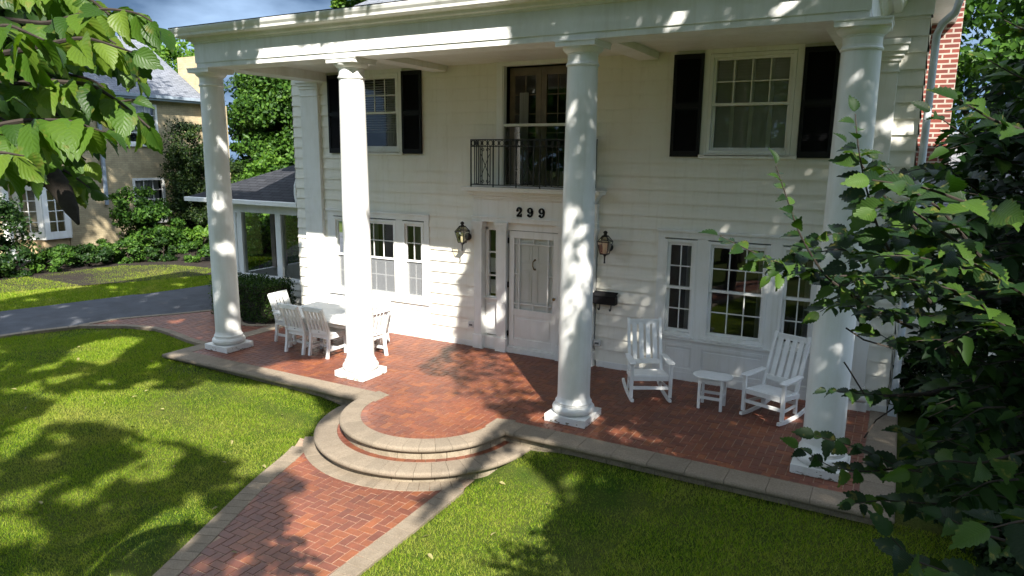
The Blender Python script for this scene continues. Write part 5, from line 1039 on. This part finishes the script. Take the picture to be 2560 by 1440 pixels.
# ------------------------------------------------------------------ close-up branches with real leaves
def leaf_template(nseg, serr, wid, tip=.16):
    """serrated, folded, drooping leaf along +y, length 1; returns verts, quads, uv"""
    vs = []; uv = []
    for i in range(nseg+1):
        t_ = i/nseg; w = wid*(math.sin(math.pi*min(1, t_**.72))**.85 if 0 < t_ < 1 else 0)*(1-.15*t_); w += serr*(.5 if i % 2 else -.5)*(1 if 0 < i < nseg else 0)
        if t_ > 1-tip: w *= .75
        w = max(w, .0); z = -.28*t_**2+.03*t_
        for sgn in (-1, 0, 1): vs.append((sgn*w, t_-(.035*serr/.05 if (sgn and i % 2 == 0) else 0), z+abs(sgn)*w*.42)); uv.append((sgn*1.0, t_))
    fs = []
    for i in range(nseg):
        for j in (0, 1): a = i*3+j; fs.append((a, a+1, a+4, a+3))
    return np.array(vs), np.array(fs), np.array(uv)
def place_leaves(name, parent, items, tmpl, mat):
    """items: (base, direction, normal, length)"""
    tv, tf, tu = tmpl; n = len(items); k = len(tv); B = np.array([i[0] for i in items]); Dv = np.array([i[1] for i in items]); Nv = np.array([i[2] for i in items]); Ls = np.array([i[3] for i in items])[:, None, None]
    Dv = Dv/np.linalg.norm(Dv, axis=1)[:, None]; S = np.cross(Dv, Nv); S /= np.linalg.norm(S, axis=1)[:, None]+1e-9; U = np.cross(S, Dv)
    curl = RNG.uniform(.5, 1.5, n)[:, None, None]; T = np.repeat(tv[None], n, 0); T[:, :, 2:3] *= curl; T[:, :, 0] *= RNG.uniform(.85, 1.12, n)[:, None]
    V = B[:, None]+(T[:, :, 0:1]*S[:, None]+T[:, :, 1:2]*Dv[:, None]+T[:, :, 2:3]*U[:, None])*Ls
    F = (tf[None]+(np.arange(n)*k)[:, None, None]).reshape(-1, 4); return npmesh(name, V.reshape(-1, 3), F, mat, parent, uv=np.tile(tu, (n, 1)), smooth=True)
def spline(pts, n):
    P = np.array(pts, float); d = np.r_[0, np.cumsum(np.linalg.norm(np.diff(P, axis=0), axis=1))]; s = np.linspace(0, d[-1], n); Q = np.stack([np.interp(s, d, P[:, k]) for k in range(3)], 1)
    for _ in range(3): Q[1:-1] = (Q[:-2]+2*Q[1:-1]+Q[2:])/4
    return Q, d[-1]
UP = np.array([0, 0, 1.]); TOCAM = -np.array(AF)
def leafy_twig(tw, items, pts, r, gap, size, droop, tipleaf=True, start=.12, jit=.35, face=.35, taper=True):
    Q, L_ = spline(pts, max(6, int(len(pts)*6))); n = len(Q); tw.tube([Vector(q) for q in Q], [r*(1-.75*i/(n-1)) for i in range(n)], 6)
    m = max(2, int(L_*(1-start)/gap)); 
    for k in range(m+1):
        s = start+(1-start)*k/m; f = s*(n-1); i = min(int(f), n-2); p = Q[i]+(Q[i+1]-Q[i])*(f-i); tg = Q[i+1]-Q[i]; tg /= np.linalg.norm(tg)
        sd_ = np.cross(tg, UP); sd_ /= np.linalg.norm(sd_)+1e-9; sg = 1 if k % 2 else -1
        d = tg*(.55 if k < m else 1.6)+sd_*sg*(.9 if k < m or not tipleaf else .1)-UP*droop+RNG.normal(0, jit*.5, 3); nr = UP*.9+TOCAM*face+RNG.normal(0, jit, 3)
        sz = size*RNG.uniform(.72, 1.15)*(1 if not taper else (.75+.35*math.sin(math.pi*min(1, .15+.8*s)))); pe = p+d/np.linalg.norm(d)*.008
        items.append((pe, d, nr, sz))
V3 = lambda u, v, d: tuple(at(u, v, d))
MULB = leafmat('leaf_mulberry', (.024, .062, .008), (.055, .115, .012), (.12, .18, .022), .4, veins=7, rough=.46, spec=.3); ELMM = leafmat('leaf_elm', (.006, .018, .004), (.010, .030, .005), (.045, .09, .012), .27, veins=13, rough=.5, spec=.2)  # elm leaves darkened in colour to stand for the shade they hang in
ELMD = leafmat('leaf_elm_inner_shaded', (.003, .011, .003), (.007, .022, .004), (.022, .05, .008), .22, rough=.55, spec=.1); LF_DEEP_SHADE = leafmat('leaf_deep_shade', (.004, .010, .004), (.007, .017, .005), (.014, .03, .007), .1, rough=.6, spec=.08)  # inner elm and dark shrub leaves: deep shade put into their colour
LF_MID2 = leafmat('leaf_mulberry_inner_shaded', (.012, .035, .006), (.025, .06, .008), (.05, .10, .012), .3, rough=.5)  # darker copy of the mulberry leaf, interior shade put into the colour
lt = empty('mulberry_tree', V3(-330, 700, 2.2)[:2]+(-.4,), label='broad leaved tree branch hanging into the top left corner', cat='tree'); tw = MB(); items = []
base = Vector(V3(-700, 430, 2.6)); Q_, _ = spline([tuple(base+Vector((-.35, -.25, 0)))[:2]+(-.4,), tuple(base+Vector((-.30, -.2, -2.4))), tuple(base+Vector((-.16, -.1, -1.1))), tuple(base+Vector((.0, 0, -.25))), V3(-520, 385, 2.45), V3(-300, 330, 2.3)], 26)
tk = MB(); tk.tube([Vector(q) for q in Q_], [.16-.10*(i/25)**.8+(.05 if i == 0 else 0) for i in range(26)], 14); tk.build('trunk', BARK, lt, smooth=True)
tw.tube([Vector(V3(-330, 338, 2.32)), Vector(V3(-300, 330, 2.3)), Vector(V3(-40, 330, 2.1)), Vector(V3(95, 400, 2.0)), Vector(V3(150, 470, 1.95)), Vector(V3(180, 525, 1.9)), Vector(V3(196, 560, 1.88))], [.06, .058, .045, .034, .029, .018, .004, .003][:8], 10)
for pts, r in [([(-60, 40, 1.55), (120, 60, 1.5), (250, 20, 1.5), (345, 30, 1.5), (392, 62, 1.5)], .007), ([(-80, 150, 1.45), (80, 120, 1.4), (210, 90, 1.4), (330, 130, 1.4)], .008), ([(-80, 240, 1.5), (90, 200, 1.5), (230, 210, 1.5), (320, 270, 1.5), (375, 320, 1.5)], .008),
               ([(-80, 330, 1.35), (60, 300, 1.35), (170, 300, 1.35), (260, 330, 1.35)], .007), ([(-60, 60, 1.9), (140, 130, 1.9), (300, 140, 1.9), (350, 200, 1.9)], .009), ([(-60, 190, 1.8), (120, 240, 1.8), (250, 260, 1.8), (330, 250, 1.8)], .009),
               ([(-80, -40, 1.7), (100, -30, 1.7), (220, -10, 1.7), (300, 60, 1.7)], .008), ([(-60, 300, 1.6), (100, 340, 1.7), (170, 370, 1.8), (215, 400, 1.8)], .008), ([(-80, 400, 1.3), (0, 380, 1.3), (60, 390, 1.3)], .006), ([(95, 400, 2.0), (170, 430, 2.0), (225, 470, 1.95)], .006),
               ([(-60, 110, 2.3), (140, 180, 2.3), (240, 200, 2.3), (290, 250, 2.3)], .010), ([(-60, 270, 2.2), (100, 280, 2.2), (170, 290, 2.2), (200, 340, 2.2)], .010), ([(-100, 0, 2.2), (90, 30, 2.2), (200, 50, 2.2), (290, 110, 2.2)], .010), ([(-90, 420, 1.9), (20, 400, 1.9), (70, 440, 1.9)], .006), ([(-80, 90, 1.25), (20, 60, 1.25), (110, 100, 1.25)], .006), ([(-80, 360, 2.0), (60, 380, 2.0), (150, 430, 2.0), (190, 470, 2.0)], .007), ([(-90, 340, 1.6), (0, 330, 1.6), (90, 380, 1.6)], .006), ([(-90, 250, 2.0), (60, 330, 2.0), (190, 330, 2.0), (290, 330, 2.0)], .008)]:
    leafy_twig(tw, items, [V3(*p) for p in pts], r, .0175, .080, .85, face=.45, jit=.62)
inn = []
for _ in range(60):
    d = random.uniform(1.9, 2.7); u = random.uniform(-120, 215); v_ = random.uniform(-60, 385); p0 = np.array(V3(u-random.uniform(80, 200), v_-random.uniform(0, 70), d)); p1 = np.array(V3(u, v_, d-.1)); leafy_twig(tw, inn, [p0, (p0+p1)/2+UP*.02, p1], .004, .04, .09, .7, face=.3, jit=.6)
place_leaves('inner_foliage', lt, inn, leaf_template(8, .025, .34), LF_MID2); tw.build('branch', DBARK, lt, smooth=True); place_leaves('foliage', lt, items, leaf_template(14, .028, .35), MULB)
et = empty('elm_tree', (10.2, -4.6, -.35), label='elm with toothed dark leaves reaching across the right side', cat='tree'); tw = MB(); items = []; far = []
trunk_mesh('trunk', et, (10.2, -4.6, -.35), (10.4, -4.4, 6.5), .22, .12)
lim = [V3(3700, 820, 3.4), V3(3000, 800, 3.0), V3(2560, 760, 2.7), V3(2350, 720, 2.55)]; tw.tube([Vector(p) for p in lim], [.06, .045, .03, .015], 8)
lim = [V3(3600, 1100, 3.4), V3(2900, 1020, 3.0), V3(2520, 930, 2.8), V3(2330, 985, 2.7), V3(2210, 990, 2.65)]; tw.tube([Vector(p) for p in lim], [.05, .035, .02, .01, .005], 8)
TW = [([(2330, 760, 2.3), (2240, 660, 2.2), (2190, 560, 2.1), (2165, 470, 2.05), (2145, 370, 2.0), (2138, 285, 2.0)], .006, .075), ([(2280, 820, 2.3), (2160, 760, 2.2), (2060, 690, 2.15), (2000, 590, 2.1), (1965, 490, 2.1), (1940, 415, 2.1)], .006, .062), ([(2350, 700, 2.4), (2200, 690, 2.3), (2060, 690, 2.2), (1950, 660, 2.2), (1870, 625, 2.15), (1800, 590, 2.15)], .006, .075),
      ([(2060, 690, 2.2), (1990, 660, 2.2), (1900, 665, 2.2)], .004, .07), ([(2330, 620, 2.2), (2260, 540, 2.15), (2200, 480, 2.1), (2120, 360, 2.1)], .005, .075), ([(2450, 640, 2.1), (2350, 520, 2.0), (2270, 470, 2.0), (2200, 400, 2.0)], .006, .08), ([(2600, 560, 1.7), (2450, 520, 1.6), (2320, 470, 1.55), (2180, 450, 1.5)], .006, .085),
      ([(2650, 430, 2.4), (2500, 400, 2.3), (2400, 330, 2.2), (2330, 280, 2.2)], .006, .08), ([(2600, 900, 2.2), (2430, 740, 2.1), (2300, 700, 2.1), (2180, 690, 2.1), (2090, 720, 2.1)], .006, .08), ([(2600, 760, 1.9), (2420, 650, 1.8), (2300, 600, 1.8), (2230, 590, 1.8)], .006, .085), ([(2650, 830, 2.6), (2450, 790, 2.5), (2300, 790, 2.4), (2150, 770, 2.4), (2090, 760, 2.4)], .006, .08),
      ([(2560, 950, 2.8), (2400, 960, 2.75), (2280, 990, 2.7), (2160, 985, 2.65), (2070, 975, 2.6)], .005, .07), ([(2560, 1240, 2.6), (2400, 1200, 2.5), (2250, 1170, 2.45), (2150, 1120, 2.4), (2040, 1090, 2.4)], .005, .075), ([(2250, 1170, 2.45), (2170, 1180, 2.4), (2080, 1170, 2.4), (2000, 1120, 2.4)], .004, .075), ([(2500, 1260, 2.5), (2330, 1260, 2.5), (2200, 1250, 2.45), (2130, 1260, 2.4)], .005, .075),
      ([(2620, 1500, 1.5), (2420, 1450, 1.5), (2280, 1400, 1.5), (2230, 1345, 1.5)], .005, .085), ([(2700, 1320, 1.3), (2560, 1300, 1.3), (2480, 1320, 1.3)], .005, .09), ([(2600, 1020, 2.4), (2450, 1080, 2.4), (2330, 1110, 2.4), (2260, 1080, 2.4)], .005, .08), ([(2600, 340, 1.9), (2480, 300, 1.9), (2400, 250, 1.9)], .006, .085), ([(2700, 240, 2.3), (2560, 200, 2.2), (2470, 150, 2.2)], .006, .085), ([(2700, 120, 2.3), (2590, 90, 2.3), (2510, 50, 2.3)], .006, .085),
      ([(2480, 700, 2.9), (2340, 640, 2.85), (2200, 600, 2.8), (2080, 580, 2.8), (2010, 610, 2.8)], .006, .09), ([(2500, 560, 3.0), (2360, 540, 2.9), (2250, 560, 2.9), (2150, 590, 2.9)], .006, .09), ([(2480, 780, 3.0), (2330, 740, 2.95), (2210, 740, 2.9), (2110, 740, 2.9), (2050, 780, 2.9)], .006, .09), ([(2420, 680, 2.0), (2290, 640, 1.95), (2190, 640, 1.9), (2120, 660, 1.9)], .005, .08),
      ([(2450, 480, 2.7), (2380, 430, 2.6), (2300, 420, 2.6), (2240, 440, 2.6)], .005, .09), ([(2400, 610, 1.75), (2300, 540, 1.7), (2240, 500, 1.7), (2190, 520, 1.7)], .005, .085), ([(2430, 850, 2.4), (2320, 850, 2.4), (2240, 860, 2.4), (2190, 830, 2.4)], .005, .08), ([(2560, 1130, 2.0), (2450, 1160, 2.0), (2360, 1150, 2.0), (2280, 1180, 2.0)], .005, .08),
      ([(2340, 690, 2.5), (2220, 650, 2.45), (2100, 620, 2.4), (2000, 640, 2.4), (1930, 690, 2.4)], .005, .075), ([(2540, 1360, 1.9), (2440, 1330, 1.9), (2360, 1290, 1.9)], .005, .085)]
for pts, r, sz in TW: leafy_twig(tw, items, [V3(*p) for p in pts], r, .025, sz*1.08, .16, face=1.0, jit=.4, start=.06)
tw.tube([V3(2230, 870, 2.3), V3(2160, 850, 2.3), V3(2115, 820, 2.3)], .003, 5); tw.tube([V3(2160, 985, 2.6), V3(2120, 920, 2.6), V3(2110, 905, 2.6)], .003, 5); tw.tube([V3(2280, 990, 2.7), V3(2190, 1050, 2.7), V3(2160, 1095, 2.7)], .003, 5)
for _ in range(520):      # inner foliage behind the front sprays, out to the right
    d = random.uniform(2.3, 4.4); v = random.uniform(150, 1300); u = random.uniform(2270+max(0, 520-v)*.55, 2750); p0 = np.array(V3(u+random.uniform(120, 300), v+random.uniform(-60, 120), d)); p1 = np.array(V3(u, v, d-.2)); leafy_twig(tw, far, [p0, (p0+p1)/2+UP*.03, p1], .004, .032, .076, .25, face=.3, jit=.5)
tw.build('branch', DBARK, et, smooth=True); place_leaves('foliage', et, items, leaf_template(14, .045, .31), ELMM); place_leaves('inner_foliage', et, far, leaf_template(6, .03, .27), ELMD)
P, nr = crown_points([(8.6, -3.2, 6.9, 3.2, 2.8, 1.3), (9.6, -.8, 6.6, 2.0, 2.4, 1.4), (8.4, -5.0, 6.3, 1.8, 1.6, 1.0)], 12000, .1, .4, 40); V, F = leaf_quads(P, .12, .075, nr); npmesh('crown', V, F, LF_SHADE, et)  # unseen upper crown, added to keep sky light off the lawn and sprays
for i, (x, y, r, hgt) in enumerate([(6.95, -.5, .8, 1.2), (7.2, 1.5, .9, 1.5), (6.35, 2.9, .5, 1.0), (6.75, -2.3, .45, .55), (7.35, -1.7, .8, 1.0)]):
    tree('shade_shrub', (x, y, -.35), [(x, y, hgt*.45, r, r, hgt*.8)], 7000, .09, LF_DEEP_SHADE, ['dark shrub in deep shade beside the right end of the terrace', 'taller dark shrub in front of the right wing window', 'dark shrub against the right wing wall near the downspout', 'low dark plant in front of the terrace corner under the elm', 'dark shrub at the right edge under the elm leaves'][i], 'bush', .04)

# ------------------------------------------------------------------ grass
def grass_mask(x, y):
    k = np.ones(len(x), bool)
    for q in (WALKPOLY, [(-5.72, -.86), (5.8, -.86), (5.9, 3), (-5.72, 3)], PATHPOLY, DRIVE, HBED, NBED): k &= ~inpoly(x, y, q)
    k &= np.hypot(x-BC[0], y-BC[1]) > 1.62; return k
GRASS = leafmat('grass_blade', (.105, .195, .007), (.175, .265, .010), (.32, .335, .055), .35, rough=.5, tcol=(1.5, 1.6, .4), dry=(.36, .33, .09))
def blades(n, x0, x1, y0, y1, hgt, wd, dens=None):
    x = RNG.uniform(x0, x1, n); y = RNG.uniform(y0, y1, n); k = grass_mask(x+RNG.normal(0, .022, n), y+RNG.normal(0, .022, n))
    if dens is not None: k &= RNG.random(n) < dens(x, y)
    x, y = x[k], y[k]; n = len(x); z = gz(x, y)-.004; hb = hgt*RNG.uniform(.5, 1.25, n)*(.7+.6*fnoise(x, y, 2.1)); a = RNG.uniform(0, 2*np.pi, n); w = wd*RNG.uniform(.6, 1.2, n)
    lx = RNG.normal(0, .55, n)*hb; ly = RNG.normal(0, .55, n)*hb; V = np.empty((n, 3, 3)); V[:, 0] = np.c_[x-np.cos(a)*w, y-np.sin(a)*w, z]; V[:, 1] = np.c_[x+np.cos(a)*w, y+np.sin(a)*w, z]; V[:, 2] = np.c_[x+lx, y+ly, z+hb]
    return V.reshape(-1, 3), np.arange(n*3).reshape(n, 3)
dn = lambda x, y: np.clip(1.35-1.5*np.clip(fnoise(x+7, y+3, .9)-.42, 0, 1)*2.2, .25, 1)
A = [blades(290000, -4.5, 3.4, -6.2, -.7, .034, .0030, dn), blades(210000, -10.5, -4.5, -5.5, .4, .038, .0040, dn), blades(60000, 3.4, 6.6, -4.5, -.7, .042, .004), blades(170000, -17.0, -9.5, -3, 7, .05, .008)]
off = 0; VV = []; FF = []
for v, f in A: VV.append(v); FF.append(f+off); off += len(v)
tag(npmesh('grass', np.concatenate(VV), np.concatenate(FF), GRASS), kind='stuff')
DRY = plain('dry_leaf', (.24, .22, .08), (.13, .11, .04), .8, 30)
lv, lf_, lu = leaf_template(5, 0, .26); lm = bpy.data.meshes.new('fallen_leaf'); lm.from_pydata([tuple(p*.075) for p in lv], [], [tuple(int(i) for i in f) for f in lf_]); lm.materials.append(DRY)
k = 0
while k < 42:
    x = random.uniform(-8, 3); y = random.uniform(-5.5, .3); on = bool(inpoly(np.array([x]), np.array([y]), WALKPOLY)[0]); ok = bool(grass_mask(np.array([x]), np.array([y]))[0])
    if not ok and not (on and k % 6 == 0 and math.hypot(x-BC[0], y-BC[1]) > 1.8): continue
    o = bpy.data.objects.new('fallen_leaf', lm); COL.objects.link(o); o.location = (x, y, (float(gz(x, y))+.04) if ok else -.30); o.rotation_euler = (random.uniform(-.5, .5), random.uniform(-.5, .5), random.uniform(0, 6.3)); s = random.uniform(.6, 1.2); o.scale = (s, s, s)
    if ok: tag(o, 'small dry leaf lying on the front lawn', 'fallen leaf', 'dry leaves on the front lawn')
    else: tag(o, 'small dry leaf lying on the brick front walk', 'fallen leaf', 'dry leaves on the front walk')
    k += 1
